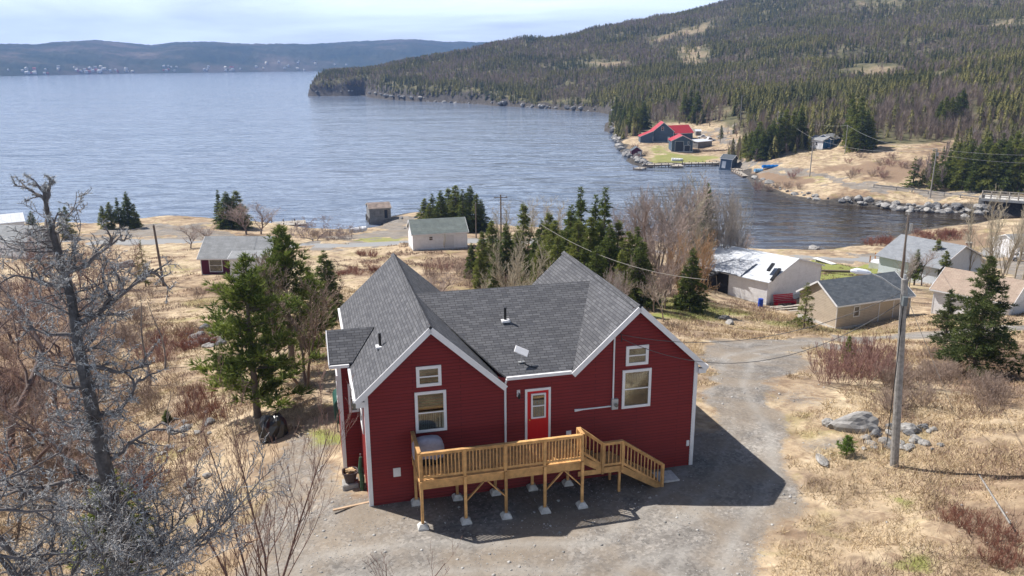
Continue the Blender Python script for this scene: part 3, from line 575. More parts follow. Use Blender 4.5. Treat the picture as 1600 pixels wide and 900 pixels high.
    MB().tube([(9.68, -.06, 3.13), (8.5, -.06, 3.13), (8.15, -.06, 3.12)], [.03, .03, .06], 8).build('conduit', white, H)
    MB().tube([(9.9, -.03, 6.15), (9.95, -.2, 6.2), (10.02, -.12, 5.85)], .02, 6).build('wire_bracket', blackm, H)
    for a, b, c, d_, nm in ((.93, 1.19, 1.21, 1.55, 'wall_vent'), (7.82, 2.08, 8.02, 2.26, 'outlet_cover'), (13.08, .95, 13.2, 1.2, 'outlet_cover')): 
        v = MB(); v.box(a, -.05, b, c, -.017, d_); v.box(a+.04, -.06, b+.05, c-.04, -.05, d_-.05); v.build(nm, white, H)
    # vent pipes on the roof
    for x, y, z in ((.86, 2.35, zl-sl*(xl-.86)), (6.03, 2.75, ze+2.87*.45)):
        MB().box(x-.17, y-.2, z+.03, x+.17, y+.15, z+.11).build('flashing', white, R); MB().tube([(x, y, z), (x, y, z+.62)], .055, 8).build('vent_pipe', blackm, R)
    # side bump-out with its own little gable
    b = MB(); y0, y1, x0 = 3.5, 6.1, -.8
    z = .05
    while z < 4.5: b.face([(x0, y0-.016, z), (0, y0-.016, z), (0, y0, z+.105), (x0, y0, z+.105)]); b.face([(x0-.016, y1, z), (x0-.016, y0, z), (x0, y0, z+.105), (x0, y1, z+.105)]); z += .105
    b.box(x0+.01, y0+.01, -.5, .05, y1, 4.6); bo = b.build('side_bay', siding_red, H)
    b = MB(); ym = 4.8; zt = 5.62
    for s, ya in ((1, 3.32), (1, 6.28)): b.slab([(-1.12, ya, 4.66+th), (-.2 if ya < ym else -.2, ya, 4.66+th), (.84, ym, zt+th), (-1.12, ym, zt+th)] if ya < ym else [(-1.12, ym, zt+th), (.84, ym, zt+th), (-.2, ya, 4.66+th), (-1.12, ya, 4.66+th)], th)
    b.build('bay_roof', shingle, bo)
    b = MB(); b.box(x0-.03, y0-.03, -.1, x0+.12, y0-.002, 4.6); b.box(-1.14, 3.2, 4.56, -.35, 3.3, 4.68); b.bar((-1.14, 3.32, 4.64), (-1.14, ym, zt-.02), .04, .2); b.bar((-1.14, 6.28, 4.64), (-1.14, ym, zt-.02), .04, .2); b.face([(-1.12, 3.32, 4.6), (-.3, 3.32, 4.6), (-.3, 3.5, 4.6), (-1.12, 3.5, 4.6)]); b.build('trim', white, bo)
    window(bo, -.45, 2.5, -.05, 3.75, 3.483, .08, .5); window(bo, 4.1, 2.4, 5.5, 3.9, -.817, .1, .5, face='left')
    window(H, 1.0, 2.6, 2.2, 3.9, -.017, .1, .5, face='left'); window(H, 8.2, 2.4, 9.6, 3.9, -.017, .1, .5, face='left')
    window(H, 3.0, 2.6, 4.4, 3.9, Wd+.017, .1, .5, face='right')
    return H
HOUSE = house()
def deck():
    T = empty('wooden_deck', (HX, HY, 0), PSI, 'new lumber deck with picket railing and steps in front of the red house', 'deck')
    X0, X1, YF, Z = 1.68, 7.88, -2.0, 1.95
    b = MB(); y = YF-.03
    while y < -.05: b.box(X0-.03, y, Z-.035, X1+.02, y+.132, Z); y += .14
    b.build('floor', wood, T)
    f = MB(); f.box(X0, YF, Z-.36, X1, YF+.045, Z-.04); f.box(X0, YF+.045, Z-.36, X0+.04, -.07, Z-.04); f.box(X1-.04, YF+.045, Z-.36, X1, -.07, Z-.04); f.box(X0+.04, YF+.7, Z-.3, X1-.04, YF+.74, Z-.04); f.build('rim_joist', wood, T)
    j = MB(); x = X0+.45
    while x < X1-.1: j.box(x, YF+.05, Z-.27, x+.04, -.06, Z-.045); x += .45
    j.build('joist', wood, T)
    px = (X0+.05, 3.33, 4.85, 6.35, X1-.06)
    for x in px:
        for y, r in ((YF-.05, 1), (-.28, 0)):
            z0 = gz(*hp(x, y)[:2])
            p = MB().box(x-.05, y-.05, z0+.2, x+.05, y+.05, Z-.05 if r == 0 else Z-.02).build('post', wood, T)
            q = MB(); s0, s1 = .17, .10; bb = len(q.v)
            q.v += [(x+a*s, y+c*s, z) for s, z in ((.19, z0-.08), (.19, z0+.07), (.10, z0+.2)) for a, c in ((-1, -1), (1, -1), (1, 1), (-1, 1))]
            for i in range(2):
                for k in range(4): q.f.append((bb+i*4+k, bb+i*4+(k+1) % 4, bb+i*4+4+(k+1) % 4, bb+i*4+4+k))
            q.f.append((bb+8, bb+9, bb+10, bb+11)); q.build('footing', concrete, p)
    for x, s in ((3.33, 1), (4.85, -1), (6.35, 1), (X1-.06, -1)):
        MB().bar((x+s*.04, YF-.03, .95), (x+s*.68, YF-.03, 1.62), .04, .09, (0, 1, 0)).build('brace', wood, T)
    MB().bar((X0+.06, YF+.02, .95), (X0+.06, YF+.72, 1.62), .04, .09, (1, 0, 0)).build('brace', wood, T)
    def rail(a, c, n, posts=True, zt=1.06, name='railing'):
        a, c = Vector(a), Vector(c); r = MB(); r.bar(a+Vector((0, 0, zt)), c+Vector((0, 0, zt)), .14, .04)
        r.bar(a+Vector((0, 0, zt-.07)), c+Vector((0, 0, zt-.07)), .04, .09); R = r.build(name, wood, T); MB().bar(a+Vector((0, 0, .12)), c+Vector((0, 0, .12)), .04, .09).build('bottom_rail', wood, R)
        for i in range(n):
            p = a.lerp(c, (i+.5)/n); MB().box(p.x-.018, p.y-.018, p.z+.06, p.x+.018, p.y+.018, p.z+zt-.08).build('baluster', wood, R)
    zz = Z
    for a, c in ((px[0], px[1]), (px[1], px[2]), (px[2], px[3]), (px[3], px[4])): rail((a, YF+.02, zz), (c, YF+.02, zz), 12)
    rail((X0+.03, YF+.02, zz), (X0+.03, -.08, zz), 14); rail((X1-.03, YF+.02, zz), (X1-.03, -1.36, zz), 4)
    for x, y in [(p, YF+.02) for p in px]+[(X1-.03, -1.36), (X0+.03, -.12), (X0+.03, -1.0)]: MB().box(x-.05, y-.052, Z-.3, x+.05, y+.05, Z+1.03).build('rail_post', wood, T)
    # landing and two flights
    LX0, LX1, LZ, LY = 8.87, 9.68, 1.2, -1.4
    s = MB(); y = LY
    while y < -.25: s.box(LX0, y, LZ-.035, LX1, y+.132, LZ); y += .14
    s.build('landing', wood, T); f = MB(); f.box(X1, LY, LZ-.24, LX1, LY+.04, LZ-.04); f.box(LX1-.04, LY+.04, LZ-.24, LX1, -.2, LZ-.04); f.build('landing_frame', wood, T)
    for x, y in ((LX1-.07, LY+.08), (LX1-.07, -.3)): MB().box(x-.045, y-.045, -.1, x+.045, y+.045, LZ-.04).build('landing_post', wood, T)
    for i in range(3): MB().box(X1+.04+i*.32, LY+.02, Z-.19-.19*i-.035, X1+.34+i*.32, -.25, Z-.19-.19*i).build('step', wood, T)
    for i in range(6): MB().box(LX1+.0+i*.28, LY+.02, LZ-.17-.17*i-.035, LX1+.29+i*.28, -.25, LZ-.17-.17*i).build('step', wood, T)
    for y in (LY, -.26): MB().bar((X1, y, Z-.22), (LX0, y, LZ-.02), .04, .26, (0, 0, 1)).build('stringer', wood, T); MB().bar((LX1, y, LZ-.16), (LX1+1.72, y, .02), .04, .26, (0, 0, 1)).build('stringer', wood, T)
    rail((X1+.05, LY, Z), (LX0, LY, LZ), 6); rail((LX0, LY, LZ), (LX1, LY, LZ), 5); rail((LX1, LY, LZ), (11.42, LY, -.02), 12)
    for x, z in ((LX0, LZ), (LX1, LZ), (11.42, -.0)): MB().box(x-.045, LY-.05, z-.25, x+.045, LY+.045, z+1.03).build('rail_post', wood, T)
    return T
deck()
o = MB().box(-.55, -.42, -.04, .55, .42, .07).build('concrete_slab', concrete, None, label='flat grey concrete slab at the foot of the deck steps', cat='slab', bevel=.02); p = hp(11.75, -.75); o.location = (p.x, p.y, gz(p.x, p.y)); o.rotation_euler.z = PSI
# covered barbecue
def grill():
    p = hp(2.2, -.72); T = empty('barbecue', (p.x, p.y, 1.95), PSI, 'barbecue under a pale grey cover in the corner of the deck', 'barbecue')
    b = MB(); b.box(-.5, -.25, .02, .5, .25, .62); b.build('cabinet', blackm, T, bevel=.03)
    nx, V, C_ = 44, [], []
    prof = [(.56, .30, .30), (.575, .31, .5), (.56, .31, .78), (.52, .30, .9), (.42, .25, 1.0), (.26, .16, 1.06), (.02, .02, 1.07)]
    for a, b_, z in prof:
        for k in range(nx):
            t_ = 2*math.pi*k/nx; c, s_ = math.cos(t_), math.sin(t_); e = .45; fold = 1+.05*math.sin(k*2.6)*(1 if z < .8 else .2)
            V.append((a*fold*abs(c)**e*np.sign(c), b_*fold*abs(s_)**e*np.sign(s_), z-(.05*math.sin(k*1.7) if z < .4 else 0)))
    Fq = [(i*nx+k, i*nx+(k+1) % nx, (i+1)*nx+(k+1) % nx, (i+1)*nx+k) for i in range(len(prof)-1) for k in range(nx)]
    me = bpy.data.meshes.new('cover'); me.from_pydata(V, [], Fq); me.update(); me.polygons.foreach_set('use_smooth', [True]*len(me.polygons)); link('cover', me, mat('grey_cover', (.36, .35, .42), .6, .2, 5, .3, 9), T)
grill()
def dish():
    p = hp(6.12, .5); z = 4.8+.62*.45+.07; T = empty('satellite_dish', (p.x, p.y, z), PSI, 'white flat rectangular satellite dish on the lower edge of the shingle roof', 'satellite dish')
    MB().tube([(0, 0, -.02), (0, 0, .42)], .025, 8).build('mast', greym, T); MB().bar((-.12, 0, .02), (.12, 0, .02), .16, .02).build('foot', greym, T)
    o = MB().box(-.28, -.16, -.02, .28, .16, .02).build('panel', white, T, bevel=.015); o.location = (0, -.02, .46); o.rotation_euler = (rad(38), rad(24), rad(-14))
    MB().tube([(0, 0, .02), (.2, -.25, -.08), (.6, -.42, -.2), (1.6, -.55, -.27)], .012, 5).build('cable', blackm, T)
dish()
def tank():
    p = hp(-.68, 8.0); g0 = gz(p.x, p.y); T = empty('oil_tank', (p.x, p.y, g0), PSI, 'dark green oil tank on legs behind the side bay of the red house', 'oil tank'); gm = mat('green_tank', (.02, .075, .06), .4, .15, 4)
    nx = 20; b = MB(); b.v = [(math.cos(2*math.pi*k/nx)*.33, y, 1.05+math.sin(2*math.pi*k/nx)*.33+(.3 if math.sin(2*math.pi*k/nx) > 0 else -.3)) for y in (-.75, .75) for k in range(nx)]
    b.f = [(k, (k+1) % nx, nx+(k+1) % nx, nx+k) for k in range(nx)]+[tuple(range(nx)), tuple(range(nx, 2*nx))]; b.build('shell', gm, T, bevel=.03)
    for x in (-.2, .2):
        for y in (-.5, .5): MB().box(x-.025, y-.025, -.1, x+.025, y+.025, .52).build('leg', gm, T)
    MB().tube([(0, .4, 1.6), (0, .4, 1.95)], .03, 8).build('filler_pipe', greym, T)
tank()
def tub():
    p = hp(-.62, 2.0); T = empty('planter_tub', (p.x, p.y, gz(p.x, p.y)+.2), PSI, 'dark plastic tub full of split firewood beside the red house', 'tub')
    n = 24; b = MB()
    for r, z in ((.20, 0), (.29, .42), (.32, .43), (.32, .47), (.28, .46), (.25, .30)): b.v += [(math.copysign(abs(math.cos(a))**.6, math.cos(a))*r, math.copysign(abs(math.sin(a))**.6, math.sin(a))*r, z) for a in [2*math.pi*k/n for k in range(n)]]
    b.f = [(i*n+k, i*n+(k+1) % n, (i+1)*n+(k+1) % n, (i+1)*n+k) for i in range(5) for k in range(n)]+[tuple(range(n)), tuple(range(5*n, 6*n))]; b.build('tub_body', mat('brown_plastic', (.075, .055, .055), .5, .1), T)
    r = np.random.default_rng(4)
    for i in range(9): a, l = r.uniform(0, 6.3), .17; x, y = r.uniform(-.1, .1, 2); MB().bar((x-math.cos(a)*l, y-math.sin(a)*l, .36+.02*i), (x+math.cos(a)*l, y+math.sin(a)*l, .38+.018*i), .07, .06).build('firewood', mat('split_wood', (.6, .42, .24), .85, .25), T)
    b = MB().box(-.33, -.3, -.35, .33, .3, 0); b.build('stone_base', rockm, T, bevel=.04)
tub()
def broom():
    p = hp(-.2, 1.45); T = empty('wrapped_pole', (p.x, p.y, gz(p.x, p.y)), PSI, 'green wrapped stake standing against the left corner of the red house', 'pole'); b = MB(); r = np.random.default_rng(2)
    b.tube([(0, 0, -.1), (.02, 0, .5), (-.02, .01, 1.0), (.01, 0, 1.45)], [.07, .1, .09, .06], 9); b.build('wrap', mat('green_net', (.05, .11, .06), .8, .5, 9, .6, 20), T); b = MB(); b.tube([(0, 0, 1.4), (0, 0, 1.6)], .02, 6); b.build('stake', bark_grey, T)
broom()
def heap():
    P = at(428, 682); T = empty('covered_woodpile', P, .4, 'woodpile wrapped in black plastic beneath the pines', 'woodpile'); n = 26; V = []; r = np.random.default_rng(9)
    for i, (s, z) in enumerate(((1.05, -.2), (1.0, .35), (.95, .9), (.8, 1.25), (.5, 1.42), (.05, 1.45))):
        for k in range(n): a = 2*math.pi*k/n; V.append((math.copysign(abs(math.cos(a))**.6, math.cos(a))*.85*s*(1+.08*r.normal()), math.copysign(abs(math.sin(a))**.6, math.sin(a))*.6*s*(1+.1*r.normal()), z+.06*r.normal()*(i < 5)))
    me = bpy.data.meshes.new('tarp'); me.from_pydata(V, [], [(i*n+k, i*n+(k+1) % n, (i+1)*n+(k+1) % n, (i+1)*n+k) for i in range(5) for k in range(n)]); me.update(); T.scale = (.75,)*3; link('tarp', me, mat('black_plastic', (.012, .012, .014), .28, .1, spec=.6), T)
    for i in range(4): MB().tube([(-.9, -.45+.3*i, .12), (.9, -.5+.3*i, .12)], .1, 8).build('log', bark, T)
heap()
# ------------------------------------------------------------------ other buildings
sidw = brickmat('white_boards', (.84, .84, .86), (.80, .80, .82), (.45, .45, .48), 3.5, .16, .008, .75, .5, .4, .1)
sidt = brickmat('tan_boards', (.50, .43, .345), (.46, .395, .32), (.27, .21, .15), 3.5, .17, .012, .8, .5, .4, .12)
sidp = brickmat('maroon_boards', (.10, .012, .035), (.09, .012, .03), (.04, .006, .015), 3., .16, .008, .7, .5, .4, .12)
sidb = brickmat('slate_boards', (.085, .125, .185), (.075, .115, .17), (.04, .05, .07), 3., .16, .01, .7, .5, .4, .12)
sidg = brickmat('grey_boards', (.30, .29, .28), (.22, .215, .21), (.08, .08, .08), 2.5, .2, .02, .9, .5, .4, .35)
sidbl = brickmat('blue_boards', (.03, .13, .30), (.03, .12, .27), (.015, .05, .1), 3., .18, .01, .7)
rf_grey = brickmat('light_grey_roofing', (.24, .25, .26), (.29, .30, .31), (.15, .15, .16), 1.0, .3, .01, .9, .5, .3, .2)
rf_green = brickmat('green_grey_roofing', (.145, .17, .165), (.17, .195, .185), (.10, .115, .11), 3.0, .9, .015, .9, .5, .3, .25)
rf_red = brickmat('red_metal_roofing', (.50, .05, .06), (.44, .045, .055), (.28, .025, .03), .3, 9., .02, .4, 0, .3, .08)
rf_white = brickmat('pale_metal_roofing', (.62, .65, .70), (.56, .59, .64), (.4, .42, .46), .8, 9., .02, .5, 0, .3, .15)
rf_tan = brickmat('tan_shingle', (.34, .26, .21), (.38, .30, .24), (.22, .17, .14), .5, .2, .01, .9)
rf_blue = brickmat('blue_grey_shingle', (.22, .235, .26), (.27, .285, .31), (.15, .16, .18), .5, .2, .01, .9)
rf_dk = brickmat('dark_shingle', (.085, .10, .12), (.13, .145, .165), (.05, .055, .06), .45, .2, .012, .9)
plank = mat('old_planks', (.40, .36, .31), .9, .3, 3, .3, 12)
def building(name, label, p1, p2, dep, hw, hr, wm, rm, ridge='x', wins=(), doors=(), ov=.3, cat='shed', group=None, trim=white, zoff=0, found=True, shed=0, chim=None, z=None, flip=False):
    """p1, p2: pixels of the two bottom corners of the wall that faces us; dep metres deep; ridge 'x' runs along that wall"""
    A = at(*p1) if z is None else Vector((*pz(*p1, z), z)); x, y = pz(*p2, A.z); ang = math.atan2(y-A.y, x-A.x); w = math.hypot(x-A.x, y-A.y)
    T = empty(name, (A.x, A.y, A.z+zoff), ang, label, cat, group); b = MB(); n = 0
    if ridge == 'x': prof = [(0, hw), (dep/2, hr), (dep, hw)] if not shed else [(0, hw), (dep, hr)]
    else: prof = [(0, hw), (w/2, hr), (w, hw)] if not shed else [(0, hw), (w, hr)]
    P = [(0, -2.5)]+prof+[((dep if ridge == 'x' else w), -2.5)]; m_ = len(P)
    b.v = ([(0, q, z_) for q, z_ in P]+[(w, q, z_) for q, z_ in P]) if ridge == 'x' else ([(q, 0, z_) for q, z_ in P]+[(q, dep, z_) for q, z_ in P])
    b.f = [tuple(range(m_)), tuple(range(m_, 2*m_))]+[(i, m_+i, m_+(i+1) % m_, (i+1) % m_) for i in range(m_)]; b.build('wall', wm, T)
    if found: MB().box(-.04, -.04, -2.6, w+.04, dep+.04, .12).build('foundation', concrete if wm is not sidg else plank, T)
    r = MB(); th = .09; pr = prof[:]; (q0, z0), (q1, z1) = pr[0], pr[1]; s = (z1-z0)/(q1-q0); pr[0] = (q0-ov, z0-s*ov)
    (qa, za), (qb, zb) = pr[-2], prof[-1]; s = (zb-prof[-2][1])/(qb-prof[-2][0]); pr[-1] = (qb+ov, zb+s*ov)
    for (q0, z0), (q1, z1) in zip(pr[:-1], pr[1:]):
        r.slab([(-ov, q0, z0+th), (w+ov, q0, z0+th), (w+ov, q1, z1+th), (-ov, q1, z1+th)] if ridge == 'x' else [(q0, -ov, z0+th), (q1, -ov, z1+th), (q1, dep+ov, z1+th), (q0, dep+ov, z0+th)], th)
    R = r.build('roof', rm, T)
    t_ = MB()
    if trim is not None:
        if ridge == 'x':
            t_.box(-ov, -ov-.03, pr[0][1]-.08, w+ov, -ov, pr[0][1]+.06)
            for x_ in (-ov-.02, w+ov+.02):
                for (q0, z0), (q1, z1) in zip(pr[:-1], pr[1:]): t_.bar((x_, q0, z0+.01), (x_, q1, z1+.01), .04, .18)
        else:
            for (q0, z0), (q1, z1) in zip(pr[:-1], pr[1:]): t_.bar((q0, -ov-.02, z0+.01), (q1, -ov-.02, z1+.01), .04, .18)
        for x_ in (0, w): t_.box(x_-.05, -.03, 0, x_+.05, -.002, hw-.05)
        t_.build('trim', trim, T)
    for fc, x0, z0, x1, z1 in wins: window(T, x0, z0, x1, z1, {'front': -.005, 'left': -.005, 'right': w+.005, 'back': dep+.005}[fc], .09, .5, face=fc)
    for fc, x0, x1, zt, dm in doors:
        d = MB(); fr = MB()
        if fc == 'front': d.box(x0, -.03, .05, x1, -.002, zt); [fr.box(*q) for q in ((x0-.08, -.045, .05, x0, -.004, zt+.08), (x1, -.045, .05, x1+.08, -.004, zt+.08), (x0, -.045, zt, x1, -.004, zt+.08))]; k_ = (x1-.12, -.03, 1.0, x1-.08, -.08, 1.05)
        elif fc == 'left': d.box(-.03, x0, .05, -.002, x1, zt); fr.box(-.045, x0-.08, .05, -.004, x0, zt+.08); fr.box(-.045, x1, .05, -.004, x1+.08, zt+.08); k_ = (-.08, x0+.08, 1.0, -.03, x0+.12, 1.05)
        else: d.box(w+.002, x0, .05, w+.03, x1, zt); fr.box(w+.004, x0-.08, .05, w+.045, x0, zt+.08); fr.box(w+.004, x1, .05, w+.045, x1+.08, zt+.08); k_ = (w+.03, x0+.08, 1., w+.08, x0+.12, 1.05)
        d = d.build('door', dm, T); fr.build('door_frame', trim or white, d); MB().box(min(k_[0], k_[3]), min(k_[1], k_[4]), k_[2], max(k_[0], k_[3]), max(k_[1], k_[4]), k_[5]).build('handle', blackm, d)
    if chim: x_, y_, z0, z1 = chim; c_ = MB().box(x_-.3, y_-.3, z0, x_+.3, y_+.3, z1).build('chimney', mat('brick', (.16, .075, .06), .9, .3, 5), R); MB().box(x_-.36, y_-.36, z1, x_+.36, y_+.36, z1+.1).build('chimney_cap', concrete, c_)
    T['w'] = w; return T
grey_door = mat('grey_door', (.38, .38, .42), .7, .1); wdoor = mat('white_door', (.66, .66, .68), .6, .08); ddoor = mat('dark_door', (.03, .04, .06), .6, .1); tdoor = mat('tan_door', (.48, .39, .28), .8, .1)
building('garden_shed', 'small white shed with a green-grey roof beside the shore road', (646, 392), (730, 387), 6., 2.7, 4.4, sidw, rf_green, 'x', [('front', 2.5, 1.5, 3.2, 2.2)], [('front', 5.0, 6.5, 2.2, wdoor)], .25)
building('maroon_cottage', 'maroon cottage with a grey roof and sliding glass window behind the pines', (316, 430), (420, 430), 6.5, 2.5, 4.6, sidp, rf_grey, 'x', [('front', 1.1, .45, 2.9, 2.25)], (), .35, 'house')
building('lean_to', 'pale shed with a flat white-edged roof in front of the maroon cottage', (362, 440), (412, 438), 3.0, 2.9, 3.1, sidw, rf_grey, 'x', (), [('front', 2.2, 3.0, 2.0, wdoor)], .2, shed=1)
bs = building('boat_shed', 'weathered grey boat shed on posts at the end of the gravel spit', (578, 347), (611, 345), 5.5, 2.4, 3.3, sidg, mat('rusty_tin', (.24, .19, .165), .8, .5, .8), 'x', (), [('front', 3.4, 4.2, 2.0, ddoor)], .2, found=False, trim=plank, z=-19.4, zoff=.7)
for x, y in ((-.1, .2), (-.1, 2.8), (-.1, 5.6), (2.5, 5.8), (4.6, 5.6)): MB().tube([(x, y, -2.4), (x, y, .2)], .14, 8).build('post', bark, bs)
building('grey_cottage', 'low grey cottage half hidden by bare trees at the left edge', (-30, 402), (40, 404), 9, 2.6, 4.6, sidg, rf_grey, 'x', (), (), .3, 'house')
building('white_cottage', 'white walled cottage with a dark roof beside the low grey cottage', (42, 405), (74, 398), 7, 2.6, 4.4, sidw, rf_grey, 'y', (), (), .3, 'house')
building('shore_shed', 'white roofed shed at the water behind the grey cottages', (0, 368), (40, 364), 7, 2.4, 3.6, sidw, rf_white, 'x', (), (), .2)
gar = building('beige_garage', 'beige clapboard garage with a dark shingle roof beside the gravel drive', (1305, 514), (1419, 497), 5.5, 2.6, 4.3, sidt, rf_dk, 'x', [('front', 2.1, 1.0, 2.9, 2.15)], [('front', 5.5, 7.3, 2.25, tdoor)], .3, 'garage')
building('blue_roofed_house', 'white house with a wide blue-grey hip roof and dark chimney near the inlet', (1392, 428), (1452, 446), 11, 2.7, 5.2, sidw, rf_blue, 'x', [('front', 1.2, 1., 2.2, 2.2), ('front', 4.2, 1., 5.2, 2.2)], (), .5, 'house', chim=(7.3, 7.0, 4.2, 5.9))
building('garage_wing', 'pale blue-grey gable wing at the right of the white house', (1462, 446), (1530, 428), 9, 2.7, 5.0, mat('pale_blue_wall', (.58, .63, .70), .75, .08, 2), rf_blue, 'y', [('front', 3.4, 3.4, 3.9, 4.1)], (), .5, 'house')
building('tan_roofed_garage', 'white garage with a tan shingle roof behind the right spruces', (1455, 490), (1572, 515), 6., 2.8, 4.4, sidw, rf_tan, 'x', (), [('right', 1.2, 4.2, 2.2, wdoor)], .35, 'garage')
building('white_cabin', 'small white building cut off by the right edge near the shore road', (1588, 405), (1640, 402), 6, 2.6, 3.8, sidw, rf_grey, 'x', (), (), .3)
# the collapsed white shed
def torn():
    T = building('derelict_shed', 'long white derelict shed with a torn tarp hanging over its open end', (1197, 477), (1280, 448), 11., 2.9, 4.7, sidw, rf_white, 'y', (), (), .3, trim=white_old)
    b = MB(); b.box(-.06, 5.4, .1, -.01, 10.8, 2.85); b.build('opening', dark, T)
    r = np.random.default_rng(3); n = 26; V = []; 
    for i in range(n):
        for j in range(14): s, t_ = i/(n-1), j/13; V.append((-.45-.25*math.sin(t_*3)-.12*r.random(), 6.2+4.9*s+.1*r.normal(), 3.0-(.3+1.4*t_)*(1 if (s > .35) else s/.35)*(.8+.3*math.sin(s*9))))
    me = bpy.data.meshes.new('torn_tarp'); me.from_pydata(V, [], [(i*14+j, i*14+j+1, (i+1)*14+j+1, (i+1)*14+j) for i in range(n-1) for j in range(13)]); me.update(); link('torn_tarp', me, mat('black_tarp', (.03, .032, .038), .5, .3), T)
    n = 30; V = []; sl_ = (4.7-2.9)/(T['w']/2)
    for i in range(n):
        for j in range(16):
            s, t_ = i/(n-1), j/15; x = -.5+3.6*t_; V.append((x, 3.5+7.6*s, 2.9+sl_*x+.16+.09*r.random()+.14*abs(math.sin(s*7+t_*3))))
    me = bpy.data.meshes.new('roof_sheet'); me.from_pydata(V, [], [(i*16+j, i*16+j+1, (i+1)*16+j+1, (i+1)*16+j) for i in range(n-1) for j in range(15)]); me.update(); link('roof_sheet', me, mat('grey_sheet', (.42, .44, .48), .45, .25, 2), T)
    b = MB()
    for k in range(5): y = 6.8+k; b.bar((-.05, y, 0), (-.9 if k % 2 else -.1, y+.4, 2.6), .09, .05)
    b.build('broken_stud', plank, T)
    b = MB(); b.bar((.2, -.3, 3.1), (2.6, .1, 4.0), .35, .25); b.bar((1.2, .8, 3.9), (2.9, 1.2, 4.4), .4, .2); b.build('tar_roll', blackm, T)
torn()
# red roofed complex across the cove
building('gabled_house', 'slate blue gabled house with a red roof, leftmost of the red roofed group', (1020, 222), (1052, 222), 9, 4.6, 8.2, sidb, rf_red, 'y', [('front', 3.4, 4.8, 4.4, 6.4)], [('front', 6.3, 7.1, 2.1, wdoor)], .4, 'house')
building('red_roofed_annex', 'low lean-to with a red roof at the waterside end of the gabled house', (1000, 223), (1020, 223), 7, 2.6, 4.8, sidb, rf_red, 'y', (), (), .3, 'shed', shed=1)
building('red_roofed_barn', 'long building with a pale red roof behind the blue garage', (1042, 221), (1082, 219), 8, 3.4, 6.3, sidb, rf_red, 'x', [('front', 5.5, 1.2, 6.4, 2.3), ('front', 8, 1.2, 8.8, 2.3)], [('front', 1.8, 3.2, 2.2, wdoor)], .4, 'house')
building('red_roofed_garage', 'dark blue garage with a red gable roof and two black doors on the lawn', (1049, 237), (1082, 237), 8.5, 4.3, 6.3, sidb, rf_red, 'y', [('front', 6.2, 2.8, 6.8, 4.0)], [('front', 1.4, 4.6, 4.0, ddoor), ('front', 5.1, 7.2, 2.4, ddoor)], .4, 'garage')
building('purple_shed', 'tiny maroon shed with a white door on the rocky point', (986, 246), (1003, 246), 4, 2.6, 4.0, sidp, rf_dk, 'y', (), [('front', 2.6, 3.8, 2.2, wdoor)], .25)
building('camper_shed', 'white roofed grey shed between the garage and the gravel lane', (1090, 232), (1112, 230), 5, 2.6, 3.0, sidg, rf_white, 'x', (), (), .2, shed=1)
building('small_white_shed', 'little white topped hut behind the parked truck', (1087, 212), (1095, 212), 3, 2.0, 2.6, sidg, rf_white, 'x', (), (), .2)
fs = building('leaning_fishing_stage', 'slate blue fishing stage leaning over the water at the wharf end', (1124, 262), (1142, 263), 8, 3.3, 4.6, sidb, rf_dk, 'x', (), [('front', .8, 1.9, 2.3, wdoor)], .3, found=False, z=-19.2); fs.rotation_euler.x = rad(-5); fs.rotation_euler.y = rad(4)
cab_ = building('blue_cabin', 'blue and white cabin with a sloping white-edged roof at the foot of the wood', (1264, 231), (1285, 233), 6.5, 3.0, 4.0, sidw, rf_grey, 'x', [('front', 1., 1., 1.8, 2.2), ('front', 2.4, 1., 3.2, 2.2)], [('front', 3.9, 4.6, 2.1, wdoor)], .35, 'cabin')
MB().box(cab_['w']+.005, -.01, .1, cab_['w']+.04, 6.5, 2.98).build('side_wall', sidbl, cab_)
building('blue_cabin_wing', 'deep blue wing attached behind the white fronted cabin', (1297, 231), (1318, 227), 5, 2.9, 4.2, sidbl, rf_grey, 'x', [('front', 1.8, 1.1, 2.7, 2.2)], (), .3, 'cabin')
building('white_outhouse', 'tiny white outhouse with a dark peaked roof on the far slope', (1521, 222), (1529, 222), 2, 2.4, 4.2, sidw, rf_dk, 'y', (), (), .15)
# ------------------------------------------------------------------ wharves, boats, vehicles, small things by the water
def wharf(name, label, pts, w, zt=-18.9, cat='wharf'):
    P = [Vector((*pz(u, v, zt), zt)) for u, v in pts]; T = empty(name, P[0], 0, label, cat); o = P[0]; d = MB(); r = MB()
    for a, c in zip(P[:-1], P[1:]):
        e = (c-a); l = e.length; n = max(2, int(l/.35)); side = Vector((-e.y, e.x, 0)).normalized()
        for i in range(n):
            q = a-o+e*((i+.5)/n); d.bar(q-side*w/2, q+side*w/2, l/n*.86, .08)
        for s in (-1, 1): r.bar(a-o+side*s*w*.48-Vector((0, 0, .25)), c-o+side*s*w*.48-Vector((0, 0, .25)), .25, .4)
        for i in range(int(l/2.5)+1):
            for s in (-1, 1): q = a-o+e*(i*2.5/l)+side*s*w*.47; MB().tube([q+Vector((0, 0, -3)), q+Vector((0, 0, .5))], .14, 6).build('pile', bark, T)
    d.build('planking', plank, T); r.build('beam', bark, T); return T
wharf('long_wharf', 'low grey wharf along the front of the lawn in the cove', [(1010, 257), (1052, 256)], 3)
wharf('ramp_wharf', 'pale plank slipway in the middle of the cove wharves', [(1047, 258), (1066, 258)], 6, -19.2, 'slipway')
wharf('east_wharf', 'grey wharf running to the leaning fishing stage', [(1068, 255), (1122, 254)], 3)
wharf('floating_dock', 'small pale floating dock off the rocky point', [(994, 262), (1006, 263)], 4, -19.4, 'dock')
wharf('shore_dock', 'pale floating dock beside the blue tarped boat', [(1150, 266), (1168, 275)], 3, -19.4, 'dock')
wharf('small_dock', 'narrow dock joined to the bank just under the blue tarped boat', [(1148, 263), (1160, 266)], 2.6, -19.1, 'dock')
